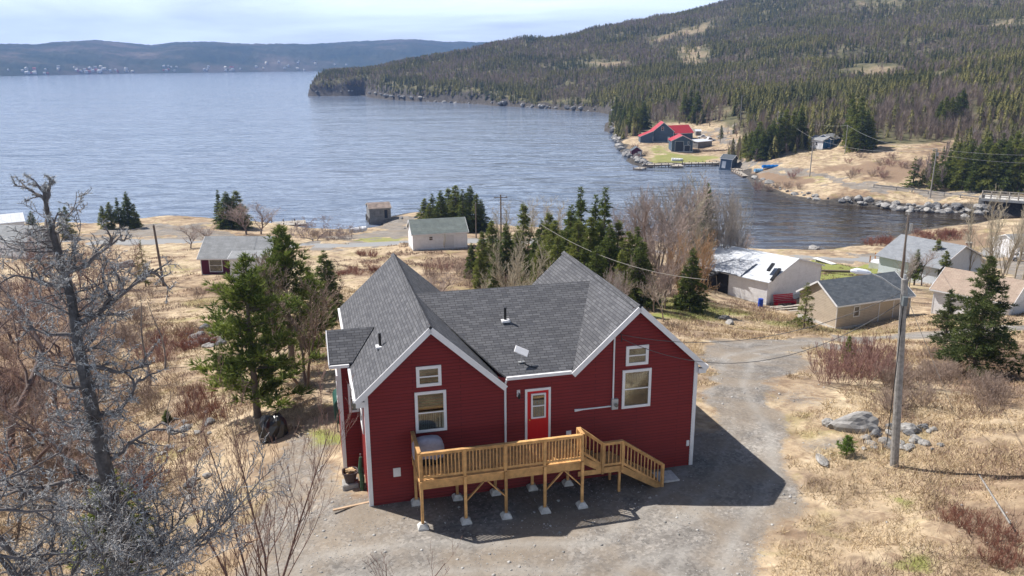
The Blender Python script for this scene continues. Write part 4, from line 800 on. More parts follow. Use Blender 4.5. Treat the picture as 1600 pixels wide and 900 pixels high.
wharf('left_wharf', 'pale wharf showing over the shore bushes on the left', [(425, 350), (478, 347)], 5, -18.6)
def truck(P, rz, label, colm, name='pickup_truck', cat='truck', pick=True):
    T = empty(name, P, rz, label, cat); L_ = 5.2; b = MB()
    side = [(-2.6, .5), (-2.6, 1.05), (-.9, 1.08), (-.6, 1.75), (.75, 1.78), (1.25, 1.12), (2.45, 1.0), (2.6, .8), (2.6, .45)] if pick else [(-2.1, .4), (-2.15, .95), (-1.9, 1.05), (-1.45, 1.45), (.35, 1.48), (1.05, 1.02), (2.0, .88), (2.15, .65), (2.15, .35)]
    n = len(side); b.v = [(x, y, z) for y in (-.92, .92) for x, z in side]; b.v = [(x, y*(.82 if z > 1.3 else 1), z) for x, y, z in b.v]
    b.f = [tuple(range(n)), tuple(range(n, 2*n))]+[(i, (i+1) % n, n+(i+1) % n, n+i) for i in range(n)]; b.build('body', colm, T, bevel=.06)
    w = MB(); zc = 1.12 if pick else 1.0
    for s in (-1, 1): w.face([(-.5, s*.93, zc), (1.0, s*.93, zc), (.68, s*.79, zc+.5 if pick else 1.4), (-.45, s*.79, zc+.5 if pick else 1.4)])
    w.face([(1.2, -.75, zc+.03), (1.2, .75, zc+.03), (.8, .66, 1.7 if pick else 1.42), (.8, -.66, 1.7 if pick else 1.42)]); w.build('window', mat('car_glass', (.02, .025, .03), .08, .02, spec=.8), T)
    for x in (-1.6, 1.65) if pick else (-1.35, 1.35):
        for s in (-1, 1):
            k = MB().tube([(x, s*.78, .36), (x, s*.96, .36)], .36, 16).build('wheel', mat('tyre', (.02, .02, .02), .8, .1), T); MB().tube([(x, s*.95, .36), (x, s*.975, .36)], .2, 12).build('rim', greym, k)
    for s in (-1, 1): MB().box(L_/2-.12 if pick else 2.1, s*.7-.15, .7, L_/2+.02 if pick else 2.17, s*.7+.15, .85).build('headlight', white, T)
    return T
truck(at(1108, 221), .2, 'white pickup truck parked on the lane behind the red roofed garage', mat('white_paint', (.7, .7, .72), .3, .03, spec=.5)); truck(at(1099, 217), 2.9, 'white van parked left of the pickup truck across the cove', mat('white_paint', (.7, .7, .72), .3), 'van', 'van')
truck(at(1592, 466), 2.2, 'red car parked beyond the tan roofed garage', mat('red_paint', (.42, .015, .03), .25, .03, spec=.5), 'red_car', 'car', False)
truck(at(1597, 408), 2.9, 'white car at the right edge on the shore road', mat('white_paint', (.7, .7, .72), .3), 'white_car', 'car', False)
def boat(P, rz, L_, label, m, name='covered_boat'):
    T = empty(name, P, rz, label, 'boat'); n, k = 14, 10; V = []
    for i in range(n):
        s = i/(n-1); w_ = .95*math.sin(min(1, s*1.5+.35)*math.pi/2)*(1 if s < .8 else 1-(s-.8)*2.5)
        for j in range(k): a = math.pi*j/(k-1); V.append(((s-.5)*L_, math.cos(a)*w_, .1+math.sin(a)*(.95-.25*s)+.06*math.sin(i*2.1+j)))
    me = bpy.data.meshes.new('tarp'); me.from_pydata(V, [], [(i*k+j, i*k+j+1, (i+1)*k+j+1, (i+1)*k+j) for i in range(n-1) for j in range(k-1)]+[tuple(range(k)), tuple((n-1)*k+j for j in range(k))]); me.update(); link('tarp', me, m, T)
    b = MB(); b.bar((-L_/2, 0, .05), (L_/2, 0, .05), .5, .3); b.build('hull', white, T)
    return T
boat(at(1205, 262), .3, 6.5, 'boat under a bright blue tarp on the stony bank', mat('blue_tarp', (.01, .16, .5), .4, .1)); boat(at(1185, 268), .5, 3.4, 'small pale blue dinghy next to the blue tarped boat', mat('pale_blue', (.2, .4, .6), .4, .1), 'dinghy')
boat(at(1058, 251), .1, 4.2, 'small white boat hauled up behind the slipway', white, 'rowing_boat')
boat(at(560, 362), 1.0, 4.5, 'white boat on the shore left of the grey boat shed', white, 'beached_boat')
# red bench, blue barrel, lumber and lawn clutter by the derelict shed
P = at(1226, 477); T = empty('red_bench', P, .25, 'bright red slatted bench beside the derelict shed wall', 'bench'); rm_ = mat('red_plastic', (.5, .01, .03), .4, .1)
b = MB(); [b.box(-1.3, -.45+i*.2, .42, 1.3, -.3+i*.2, .48) for i in range(4)]; b.build('seat', rm_, T); b = MB(); [b.box(-1.3, .38+i*.04, .5+i*.2, 1.3, .43+i*.04, .65+i*.2) for i in range(4)]; b.build('backrest', rm_, T)
for x in (-1.2, 1.2): MB().box(x-.06, -.4, -.1, x+.06, .4, .42).build('leg', rm_, T); MB().box(x-.06, -.45, .6, x+.06, .4, .68).build('armrest', rm_, T)
P = at(1188, 479); T = empty('blue_barrel', P, 0, 'blue plastic barrel at the corner of the derelict shed', 'barrel'); MB().tube([(0, 0, -.1), (0, 0, .05), (0, 0, .45), (0, 0, .5), (0, 0, .55), (0, 0, .92)], [.27, .3, .3, .32, .3, .28], 16).build('drum', mat('blue_plastic', (.01, .06, .42), .35, .1), T); MB().tube([(0, 0, .92), (0, 0, .96)], .29, 16).build('lid', mat('blue_plastic', (0, 0, 0)), T)
P = at(1236, 484); T = empty('lumber_stack', P, .2, 'stack of grey boards lying in front of the red bench', 'lumber stack'); r = np.random.default_rng(1)
for i in range(14): a = r.uniform(-.25, .25); y = r.uniform(-.9, .9); MB().bar((-2.2, y-a, .1+.05*(i//3)), (2.0, y+a, .12+.05*(i//3)), .3, .04).build('board', plank, T)
P = at(1288, 411); T = empty('picnic_bench', P, 1.9, 'weathered white bench lying on the green lawn', 'bench'); MB().box(-2.4, -.5, .3, 2.4, .5, .4).build('seat', white_old, T); [MB().box(x-.08, -.4, -.1, x+.08, .4, .3).build('leg', white_old, T) for x in (-1.8, 1.8)]
P = at(1285, 424); T = MB().box(-4, -.2, -.1, 4, .2, .22).build('garden_timber', bark, None, label='long dark timber edging the garden bed on the lawn', cat='timber'); T.location = P; T.rotation_euler.z = -.1
P = at(1375, 418); T = empty('entry_porch', P+Vector((0, 0, 0)), .9, 'small white porch with orange posts at the side of the blue roofed house', 'porch'); MB().box(-1.6, -1.4, -.3, 1.6, 1.4, 1.0).build('platform', white_old, T)
for x in (-1.5, 1.5):
    for y in (-1.3, 1.3): MB().box(x-.08, y-.08, -.3, x+.08, y+.08, 2.1).build('post', mat('orange_wood', (.5, .22, .08), .7), T)
MB().box(-1.6, -1.4, 2.0, 1.6, -1.32, 2.1).build('railing', plank, T)
P = at(1120, 236); T = empty('log_pile', P, 0, 'long dark pile of stacked logs in front of the white roofed grey shed', 'log pile'); r = np.random.default_rng(8)
for i in range(26): MB().tube([(-7+i*.55, -.6, .15+.3*r.random()), (-7+i*.55, .8, .2+.5*r.random())], .25, 6).build('log', bark, T)
# propped loose timbers, yard debris
for (u, v, l, a, lb) in ((555, 790, 1.7, 1.1-PSI, 'short pale board lying on the grass by the left corner of the red house'), (395, 845, 1.2, .6, 'grey stick lying on the gravel under the bare birch')):
    P = at(u, v); o = MB().box(-l/2, -.05, -.02, l/2, .05, .04).build('loose_board', mat('pale_board', (.5, .36, .24), .8, .2), None, label=lb, cat='board'); o.location = P; o.rotation_euler.z = a*.2+.25
# ------------------------------------------------------------------ guardrail bridge
def rails(name, label, px, cat, hgt=.75, zo=0, two=False, m=bark_grey):
    P = [at(u, v) for u, v in px]; T = empty(name, P[0], 0, label, cat); o = P[0]; r = MB()
    for a, c in zip(P[:-1], P[1:]):
        up = Vector((0, 0, hgt+zo)); r.bar(a-o+up, c-o+up, .12, .32)
        if two: r.bar(a-o+up*.55, c-o+up*.55, .1, .2)
        n = max(1, int((c-a).length/3.5))
        for i in range(n): q = a-o+(c-a)*(i/n); MB().box(q.x-.11, q.y-.11, q.z-.6, q.x+.11, q.y+.11, q.z+hgt+zo+.1).build('post', m, T)
    r.build('rail', m, T); return T
rails('guardrail', 'grey guardrail along the cove road above the riprap', [(1365, 293), (1400, 297), (1450, 303), (1500, 309), (1534, 313)], 'guardrail')
PB = [Vector((*pz(u, v, -16.2), -16.2)) for u, v in ((1534, 309), (1650, 317))]; T = empty('road_bridge', PB[0], 0, 'low road bridge with pale railings over the river mouth', 'bridge'); e = PB[1]-PB[0]; sd_ = Vector((-e.y, e.x, 0)).normalized()
b = MB(); b.bar(sd_*2.5-Vector((0, 0, .3)), e+sd_*2.5-Vector((0, 0, .3)), 6.5, .6); b.build('deck', concrete, T); b = MB()
for s in (-.4, 5.4):
    q0 = sd_*s; b.bar(q0+Vector((0, 0, 1.)), q0+e+Vector((0, 0, 1.)), .15, .2); b.bar(q0+Vector((0, 0, .5)), q0+e+Vector((0, 0, .5)), .12, .15)
    for i in range(9): q = q0+e*(i/8); MB().box(q.x-.12, q.y-.12, q.z-.1, q.x+.12, q.y+.12, q.z+1.1).build('post', plank, T)
b.build('railing', plank, T); [MB().bar(e*t_+Vector((0, 0, -4)), e*t_+sd_*5+Vector((0, 0, -4)), 1.2, 8).build('abutment', rockm, T) for t_ in (.0, .95)]
# ------------------------------------------------------------------ poles and wires
wirem = mat('wire', (.10, .10, .10), .6, .1); wirel = mat('pale_wire', (.36, .36, .36), .6, .1)
TOPS = {}
def pole(key, ub, vb, vt, label, r=.14, lean=0, arm=False, m=bark_grey, D=None, trafo=False, name='utility_pole'):
    P = at(ub, vb) if D is None else uD(ub, D); h = topz(P, vt); T = empty(name, P, 0, label, 'utility pole'); top = Vector((lean*h, 0, h))
    MB().tube([(0, 0, -1), (0, 0, 0), top*.5, top], [r*1.15, r*1.1, r*.95, r*.8], 12).build('shaft', m, T)
    if arm: MB().bar(top+Vector((-1.1, 0, -.5)), top+Vector((1.1, 0, -.5)), .1, .12).build('crossarm', m, T)
    for s in (-.9, .9) if arm else (0,): MB().tube([top+Vector((s, 0, -.44)) if arm else top, top+Vector((s, 0, -.2 if arm else .18))], .05, 6).build('insulator', greym, T)
    if trafo: MB().tube([top+Vector((.35, -.1, -1.9)), top+Vector((.35, -.1, -1.0))], .22, 10).build('transformer', greym, T)
    TOPS[key] = P+top; return T
LP_ = pole('lamp', 1397, 728, 436, 'weathered grey pole with a curved street lamp, standing right of the red house', .15, -.068)
h = TOPS['lamp']-LP_.location; a = MB(); a.tube([h+Vector((0, 0, -.5)), h+Vector((-.35, .1, -.3)), h+Vector((-.75, .3, -.02)), h+Vector((-1.15, .5, .12))], .03, 8); a = a.build('lamp_arm', greym, LP_)
o = MB().tube([(0, 0, 0), (-.15, .05, .02), (-.5, .15, .05), (-.72, .2, .04)], [.05, .1, .12, .05], 10).build('lamp_head', mat('lamp_white', (.75, .78, .85), .4, .05), a); o.location = h+Vector((-1.1, .48, .12))
MB().box(h.x-.08, -.28, h.z-1.0, h.x+.09, -.12, h.z-.65).build('junction_box', mat('grey_box', (.14, .16, .17), .5), LP_)
MB().tube([(h.x*.9, -.14, 1), (h.x*.95, -.16, h.z*.6), (h.x, -.15, h.z-1)], .018, 5).build('conduit', blackm, LP_)
pole('dark', 1404, 470, 336, 'tall dark utility pole behind the beige garage', .14, -.008, m=bark, trafo=True)
pole('left', 256, 447, 352, 'leaning dark pole in the field left of the maroon cottage', .15, -.045, m=bark)
pole('shed', 744, 372, 318, 'slim dark pole just right of the white shed', .11, 0, m=bark)
pole('mid', 783, 385, 304, 'dark utility pole with a crossarm among the middle spruces', .14, 0, True, m=bark)
pole('cove', 1265, 276, 216, 'grey pole at the bend of the cove road', .15, .01)
pole('bridge', 1453, 309, 232, 'pale pole with a transformer beside the guardrail', .16, .012, True, trafo=True)
pole('slope', 1475, 262, 222, 'thin bare pole on the grassy slope behind the bridge pole', .12, 0, m=bark)
pole('hill', 1157, 188, 150, 'grey pole at the forest edge above the gravel lane', .16)
pole('cabin', 1320, 240, 196, 'pole with a yellow marker beside the blue cabin', .12)
pole('wood', 1213, 212, 174, 'pale pole in the spruces left of the blue cabin', .14)
pole('lane', 1125, 223, 196, 'short brown pole beside the gravel lane across the cove', .14, m=bark)
pole('yard', 1407, 455, 398, 'short dark post behind the dark utility pole', .1, 0, m=bark)
pole('farleft', 0, 385, 340, 'dark pole at the left edge among the bare trees', .13, 0, m=bark)
def wire(A, B, sag, label, r=.012, m=None, name='power_line'):
    A, B = Vector(A), Vector(B); n = 24; o = MB().tube([(B-A)*(i/n)-Vector((0, 0, 4*sag*(i/n)*(1-i/n))) for i in range(n+1)], r, 5).build(name, m or wirem, None, label=label, cat='power line', smooth=True); o.location = A; return o
hm = hp(9.97, -.15, 6.15)
wire(TOPS['lamp']+Vector((0, 0, -.5)), hm, 1.0, 'upper thin line from the lamp pole to the house gable', .014); wire(TOPS['lamp']+Vector((0, 0, -.9)), hm+Vector((0, 0, -.15)), 1.7, 'sagging lower line from the lamp pole to the house gable', .014)
Pg = at(1492, 648); wire(TOPS['lamp']+Vector((0, 0, -.4)), Pg, 0, 'taut guy wire slanting from the lamp pole to the brush on the right', .012, wirel, 'guy_wire')
wire(TOPS['mid'], TOPS['mid'].lerp(TOPS['dark'], 1), 4, 'long line from the middle crossarm pole to the dark pole', .02); wire(TOPS['lamp'], TOPS['dark'], .8, 'line from the lamp pole back to the dark pole', .015)
wire(TOPS['bridge']+Vector((.9, 0, -.2)), pD(1680, 240, 225), .8, 'upper pale line leaving the bridge pole to the right edge', .02, wirel); wire(TOPS['bridge']+Vector((.3, 0, -1.5)), pD(1680, 255, 225), .8, 'lower pale line leaving the bridge pole to the right edge', .02, wirel)
wire(TOPS['cove'], TOPS['bridge'], 2, 'line between the cove road pole and the bridge pole', .025, wirel); wire(TOPS['wood'], TOPS['cabin'], 2, 'line between the spruce pole and the cabin pole', .025, wirel); wire(TOPS['cabin'], TOPS['bridge'], 2, 'line between the cabin pole and the bridge pole', .025, wirel); wire(TOPS['wood'], TOPS['cove'], 1, 'line between the spruce pole and the cove road pole', .025, wirel)
wire(pD(822, 335, 75), pD(1105, 437, 60), 1.2, 'thick pale cable crossing in front of the trees behind the right gable', .018, mat('cable', (.36, .34, .31), .6)); wire(TOPS['left'], pD(430, 356, 118), 1, 'line from the leaning pole to the maroon cottage', .018, wirel); wire(TOPS['left'], TOPS['farleft'], 2, 'line from the leaning pole to the left edge', .018, wirel)
wire(TOPS['shed'], TOPS['mid'], .5, 'line between the slim pole and the crossarm pole', .02)
P = at(1530, 742); wire(P, at(1575, 835)+Vector((0, 0, .4)), 0, 'thin grey fallen stake leaning over the brush at lower right', .035, bark_grey, 'leaning_stake')['category'] = 'stake'
# ------------------------------------------------------------------ village across the bay
r = np.random.default_rng(12); vb = []
cols = [mat('far_white', (.55, .55, .55), .8), mat('far_cream', (.6, .56, .48), .8), mat('far_red', (.35, .10, .08), .8), mat('far_grey', (.35, .36, .38), .8)]
def far_house(i, m):
    b = MB(); w, d, h = 11, 8, 5; b.v = [(-w/2, -d/2, -6), (w/2, -d/2, -6), (w/2, d/2, -6), (-w/2, d/2, -6), (-w/2, -d/2, h), (w/2, -d/2, h), (w/2, d/2, h), (-w/2, d/2, h), (-w/2, 0, h+3), (w/2, 0, h+3)]
    b.f = [(0, 1, 5, 4), (2, 3, 7, 6), (1, 2, 6, 9, 5), (3, 0, 4, 8, 7), (4, 5, 9, 8), (6, 7, 8, 9)]; return b.build('far_house', m)
fp = [far_house(i, m) for i, m in enumerate(cols)]; dg = bpy.context.evaluated_depsgraph_get(); HL = bpy.data.objects['hills']; dg.update(); nfar = 0
def drop(x, y):
    ok, loc, *_ = HL.ray_cast(Vector((x, y, 600)), Vector((0, 0, -1))); return loc.z if ok else None
used = set()
for u, v in [(r.normal(55, 22), r.uniform(108, 116)) for _ in range(14)]+[(r.normal(130, 25), r.uniform(105, 114)) for _ in range(22)]+[(r.normal(185, 18), r.uniform(107, 113)) for _ in range(12)]+[(r.uniform(255, 395), r.uniform(104, 112)) for _ in range(20)]+[(r.uniform(400, 560), r.uniform(96, 110)) for _ in range(16)]:
    d = ray(u, v); d = d/math.hypot(d[0], d[1]); hit = HL.ray_cast(Vector((0, 0, CZ)), Vector(d).normalized())
    if not hit[0]: continue
    k = int(r.choice(4, p=[.5, .25, .12, .13])); o = fp[k] if k not in used else copy_tree(fp[k]); used.add(k); nfar += 1
    lb = {0: 'white', 1: 'cream', 2: 'reddish', 3: 'grey'}[k]; o.location = hit[1]+Vector((0, 0, 1)); o.rotation_euler.z = r.uniform(-1.2, 1.2); s = r.uniform(.5, .9); o.scale = (s, s, s)
    tag(o, f'tiny {lb} house in the village along the far shore of the bay', 'house', f'{lb} houses of the far village')
for i, o in enumerate(fp):
    if i not in used: bpy.data.objects.remove(o)
# ------------------------------------------------------------------ vegetation
def tubes(S0, S1, R0, R1, n=3):
    """many straight tapered twigs at once"""
    S0, S1 = np.asarray(S0, float), np.asarray(S1, float); R0, R1 = np.asarray(R0, float), np.asarray(R1, float); d = S1-S0; d /= np.linalg.norm(d, axis=1)[:, None]+1e-9
    u = np.where(np.abs(d[:, 2:3]) < .9, [[0, 0, 1.]], [[1., 0, 0]]); x = np.cross(d, u); x /= np.linalg.norm(x, axis=1)[:, None]+1e-9; y = np.cross(d, x); m = len(S0)
    V = np.empty((m, 2*n, 3))
    for k in range(n):
        a = 2*math.pi*k/n; o = x*math.cos(a)+y*math.sin(a); V[:, k] = S0+o*R0[:, None]; V[:, n+k] = S1+o*R1[:, None]
    b = np.arange(m)[:, None]*2*n; T = []
    for k in range(n): k2 = (k+1) % n; T += [np.hstack([b+k, b+k2, b+n+k2]), np.hstack([b+k, b+n+k2, b+n+k])]
    return V.reshape(-1, 3), np.concatenate(T)
def blades(P, Dr, Ln, Wd, rg):
    """thin pointed blades from P along Dr"""
    m = len(P); s = np.cross(Dr, rg.normal(size=(m, 3))); s /= np.linalg.norm(s, axis=1)[:, None]+1e-9
    V = np.stack([P-s*Wd[:, None], P+s*Wd[:, None], P+Dr*Ln[:, None]], 1).reshape(-1, 3); return V, np.arange(3*m).reshape(-1, 3)
def unit(a): return a/(np.linalg.norm(a, axis=1)[:, None]+1e-9)
def join(parts):
    V, T, C, o = [], [], [], 0
    for v, t, c in parts: V.append(v); T.append(t+o); C.append(c); o += len(v)
    return np.concatenate(V), np.concatenate(T), np.concatenate(C)
def conifer(seed, h, r, nb, K, bl, bw, droop=-.25, up=.25, t0=.06, gap=.25, col=((.030, .052, .016), (.095, .125, .030)), pw=.8, tuft=False, dead=0):
    """crown of boughs, each bough many needle sprays; returns (trunk+boughs), (needles)"""
    g = np.random.default_rng(seed); t = t0+(1-t0)*np.sort(g.random(nb)**.85); az = g.random(nb)*6.283; lobes = 1+gap*np.sin(az*2+g.random()*6)*.5+gap*np.sin(az*3+t*9)*.5
    Lb = r*(np.clip(1-t, 0, 1)**pw*(1 if not tuft else np.minimum(1, .55+t*1.2))+.035)*g.uniform(1-gap*1.3, 1.1, nb)*lobes; e = droop+(up-droop)*t**1.3+g.normal(0, .1, nb)
    B0 = np.stack([0*t, 0*t, t*h], 1); dr = unit(np.stack([np.cos(az), np.sin(az), e], 1)); P, Q, LL, BI = [], [], [], []
    for i in range(nb):
        k = max(3, int(K*Lb[i]/r+2)); s = (g.random(k)**.7)*.92+.08; sid = g.normal(size=(k, 3))*np.array([1, 1, .45]); q = dr[i]+.0
        base = B0[i]+dr[i]*(Lb[i]*s)[:, None]+np.array([0, 0, -1.])*((s**2)*Lb[i]*(.12 if not tuft else -.18))[:, None]
        off = sid*(.16*Lb[i]*(1.15-s)+.03)[:, None]; base = base+off; P.append(base); Q.append(unit(dr[i]*(.9 if not tuft else .5)+unit(off+1e-6)*.7+np.array([0, 0, .12 if not tuft else .75])+g.normal(0, .28, (k, 3)))); LL.append(np.full(k, bl)*g.uniform(.6, 1.3, k)*(1-.45*t[i])); BI.append(np.full(k, i))
    P, Q, LL, BI = map(np.concatenate, (P, Q, LL, BI)); nrep = 5 if tuft else 3; Pr, Qr, Lr = np.repeat(P, nrep, 0), np.repeat(Q, nrep, 0), np.repeat(LL, nrep)
    Qr = unit(Qr+g.normal(0, .42 if tuft else .5, Qr.shape)*np.array([1, 1, .7])); V, T = blades(Pr, Qr, Lr*g.uniform(.6, 1.1, len(Lr)), bw*(Lr/bl)*g.uniform(.7, 1.2, len(Lr)), g)
    bc = g.random(nb); c0, c1 = np.array(col[0]), np.array(col[1]); mixf = np.clip(.55*np.repeat(bc[BI], nrep)+.5*g.random(len(Pr))-.08, 0, 1); C = (c0+(c1-c0)*mixf[:, None])*1.25; C = np.repeat(C, 3, 0); C[2::3] *= 1.35
    tr = tubes([[0, 0, -.4], [0, 0, h*.3], [0, 0, h*.7]], [[0, 0, h*.3], [0, 0, h*.7], [0, 0, h*.99]], [h*.016+.03, h*.012+.02, h*.006+.01], [h*.012+.02, h*.006+.01, .01], 7); bo = tubes(B0, B0+dr*(Lb*.9)[:, None], .012+Lb*.012, np.full(nb, .006), 3)
    Vw, Tw, _ = join([(*tr, np.zeros((len(tr[0]), 3))), (*bo, np.zeros((len(bo[0]), 3)))]); return (Vw, Tw), (V, T, C)
def grow(seed, h, stems=1, spread=.25, lev=4, kids=(7, 6, 4), ratio=.5, r0=None, ang=.7, up=.35, wob=.14, seglen=6, t0=.25, col=((.16, .12, .10), (.30, .23, .19)), twig=.006, stub=False, path=None):
    """leafless tree: recursive limbs of short wobbling pieces"""
    g = np.random.default_rng(seed); A, B, RA, RB, LV = [], [], [], [], []
    r0 = r0 or h*.014+.02
    def limb(p, d, L_, r, lv):
        n = max(2, min(seglen, 7-lv if lv < 4 else 2)); pts = [p]; q = p; dd = d
        for i in range(n):
            dd = dd+g.normal(0, wob, 3)+np.array([0, 0, up*.12]); dd = dd/np.linalg.norm(dd); q2 = q+dd*L_/n; ra, rb = r*(1-.8*i/n), r*(1-.8*(i+1)/n); A.append(q); B.append(q2); RA.append(max(ra, twig)); RB.append(max(rb, twig*.7)); LV.append(lv); pts.append(q2); q = q2
        if lv >= lev: return
        k = kids[min(lv, len(kids)-1)]; k = max(1, int(k*g.uniform(.75, 1.25)))
        for j in range(k):
            t = (t0 if lv == 0 else .15)+(1-(t0 if lv == 0 else .15))*(j+g.random())/k; i = min(int(t*n), n-1); b0 = pts[i]+(pts[i+1]-pts[i])*(t*n-i); ax = (pts[i+1]-pts[i])/np.linalg.norm(pts[i+1]-pts[i])
            s = np.cross(ax, g.normal(size=3)); s /= np.linalg.norm(s)+1e-9; a = ang*g.uniform(.6, 1.3); nd = ax*math.cos(a)+s*math.sin(a)+np.array([0, 0, up*.6]); nd /= np.linalg.norm(nd)
            limb(b0, nd, L_*ratio*g.uniform(.6, 1.15)*(1.25-.65*t if lv == 0 else 1.1-.4*t), r*(1-.8*t)*.6, lv+1)
    if path is not None:
        for i in range(len(path)-1): pass
    for s_ in range(stems):
        a = 6.283*s_/stems+g.random(); sp = spread*g.uniform(.5, 1.3) if stems > 1 else spread*.1; limb(np.array([math.cos(a)*.12*(stems > 1), math.sin(a)*.12*(stems > 1), -.3]), unit(np.array([[math.cos(a)*sp, math.sin(a)*sp, 1]]))[0], h*g.uniform(.75, 1.02) if stems > 1 else h, r0*(1 if stems == 1 else .75), 0)
    A, B, RA, RB, LV = map(np.array, (A, B, RA, RB, LV)); zmax = max(B[:, 2].max(), .1); sc = h/zmax; A *= [1, 1, sc]; B *= [1, 1, sc]
    big = LV == 0; P = []
    for msk, n in ((big, 7), (~big, 3)):
        if msk.any():
            V, T = tubes(A[msk], B[msk], RA[msk], RB[msk], n); c0, c1 = np.array(col[0]), np.array(col[1]); f = np.clip(LV[msk]/lev*.8+g.random(msk.sum())*.3, 0, 1); C = np.repeat(c0+(c1-c0)*f[:, None], 2*n, 0); P.append((V, T, C))
    return P
def tree_obj(name, wood_, leaf, label, cat, group=None):
    o = empty(name, (0, 0, 0), 0, label, cat, group); link('trunk', npmesh('trunk', *wood_), bark, o); link('crown', npmesh('crown', *leaf), leafm, o); return o
def bare_obj(name, P, label, cat, group=None):
    if len(P) > 1: o = empty(name, (0, 0, 0), 0, label, cat, group); link('trunk', npmesh('trunk', *P[0]), twigm, o); link('branches', npmesh('branches', *P[1]), twigm, o); return o
    return tag(link(name, npmesh(name, *P[0]), twigm), label, cat, group)
class Kind:
    """one model built once; every tree after it is a copy of the thing and its parts, with its own label"""
    def __init__(s, make, h, name): s.make, s.h, s.name, s.o = make, h, name, None
    def put(s, P, h, label, rz=0, wide=1, group=None, lean=(0, 0), cat='tree'):
        if s.o is None: s.o = s.make(s.name); o = s.o
        else: o = copy_tree(s.o)
        k = h/s.h; o.location = P; o.scale = (k*wide, k*wide, k); o.rotation_euler = (lean[0], lean[1], rz); o['label'] = label; o['category'] = cat
        if group: o['group'] = group
        elif 'group' in o: del o['group']
        return o
def KC(seed, h, r, nb, K, bl, bw, name='spruce_tree', **kw): return Kind(lambda nm: tree_obj(nm, *conifer(seed, h, r, nb, K, bl, bw, **kw), 'x', 'tree'), h, name)
def KG(seed, h, name='bare_tree', **kw): return Kind(lambda nm: bare_obj(nm, grow(seed, h, **kw), 'x', 'tree'), h, name)
rg = np.random.default_rng(77); yel = ((.05, .065, .015), (.20, .20, .05)); drk = ((.03, .048, .014), (.15, .18, .04)); mid = ((.045, .068, .016), (.25, .26, .06))
SP = [KC(11, 8, 2.0, 210, 34, .46, .06, col=drk), KC(12, 8, 1.8, 190, 32, .46, .06, col=mid), KC(13, 8, 2.3, 210, 34, .5, .06, gap=.4, col=mid), KC(14, 8, 1.6, 130, 28, .5, .06, gap=.5, t0=.2, col=drk)]
SPY = KC(15, 6, 1.5, 90, 18, .35, .045, gap=.45, col=yel)
def con(kinds, u, vb, vt, label, D=None, wide=1, group=None, rz=None, lean=(0, 0), i=[0]):
    P = at(u, vb) if D is None else uD(u, D); h = topz(P, vt); i[0] += 1; k = kinds[i[0] % len(kinds)] if isinstance(kinds, list) else kinds
    return k.put(P, max(h, .6), label, rg.uniform(0, 6.28) if rz is None else rz, wide, group, lean)
# the pines left of the house
PN = [KC(21, 9, 3.1, 150, 60, .52, .04, 'pine_tree', tuft=True, droop=-.05, up=.7, t0=.12, gap=.5, col=((.035, .062, .012), (.20, .235, .05)), pw=.75), KC(22, 9, 2.4, 115, 52, .5, .04, 'pine_tree', tuft=True, droop=-.05, up=.8, t0=.25, gap=.5, col=((.03, .055, .012), (.17, .205, .045)), pw=.6)]
con(PN[0], 403, 652, 402, 'big bushy green pine nearest the camera left of the red house', wide=1.3, rz=1); con(PN[1], 458, 584, 356, 'tall pine just behind the bushy pine, left of the red house', wide=1.25, rz=2)
con(PN[1], 425, 600, 420, 'slimmer pine just behind the bushy pine', rz=4, wide=.9); con(SP[0], 513, 500, 392, 'small dark spruce at the right edge of the pine clump', wide=1.3); con(PN[0], 492, 560, 420, 'lower pine in the clump close to the side bay', rz=3.5, wide=1.1); con(PN[1], 345, 600, 560, 'small pine sapling left of the bushy pine', wide=1.3); con(PN[1], 520, 530, 470, 'small pine half hidden by the bay roof', wide=1.4)
gt = Kind(lambda nm: bare_obj(nm, grow(31, 7, 3, .3, 4, (10, 7, 5), .5, ang=.65, up=.5, col=((.17, .13, .105), (.33, .26, .20)), twig=.009), 'x', 'tree'), 7, 'bare_tree')
P = at(478, 606); gt.put(P, topz(P, 405), 'dense grey twiggy tree tangled with the pines by the red house', .5, 1.1)
# lone small conifers
con(SPY, 228, 448, 376, 'yellowish sparse young spruce beside the leaning dark pole', wide=.8); con(SPY, 218, 440, 395, 'smaller yellowish spruce behind the young one by the leaning pole', wide=.7)
for u, vb, vt, w, lb in ((175, 358, 316, 1.3, 'left spruce of the shoreline clump on the far left'), (188, 358, 309, 1.2, 'second spruce of the shoreline clump on the far left'), (203, 357, 300, 1.1, 'tallest spruce of the shoreline clump on the far left'), (213, 357, 318, 1.2, 'right spruce of the shoreline clump on the far left'), (163, 358, 322, 1.2, 'lowest leftmost spruce of the shoreline clump'), (345, 354, 297, 1.1, 'pointed spruce at the left of the green shoreline clump'), (358, 356, 300, 1.7, 'broad yellow-green spruce in the shoreline clump'), (373, 356, 298, 1.8, 'broad bright spruce beside the reddish shoreline bush')):
    con(SP, u, vb, vt, lb, wide=w)
for i, (u, vt) in enumerate(((665, 310), (677, 303), (690, 298), (702, 294), (713, 290), (724, 296), (735, 291), (745, 303), (672, 318), (717, 305), (752, 312))): con(SP, u, 360+(i % 3)*2, vt, 'dark spruce in the dense clump on the shore behind the white shed', wide=1.35, group='shore spruces behind the white shed')
con(SP[0], 55, 378, 330, 'dark spruce above the low grey cottage', wide=1.2); con(SP[1], 108, 372, 322, 'ragged dark spruce at the water right of the dead tree', wide=1.0); con(SP[3], 100, 374, 325, 'thin dark spruce beside the ragged one at the water', wide=1.)
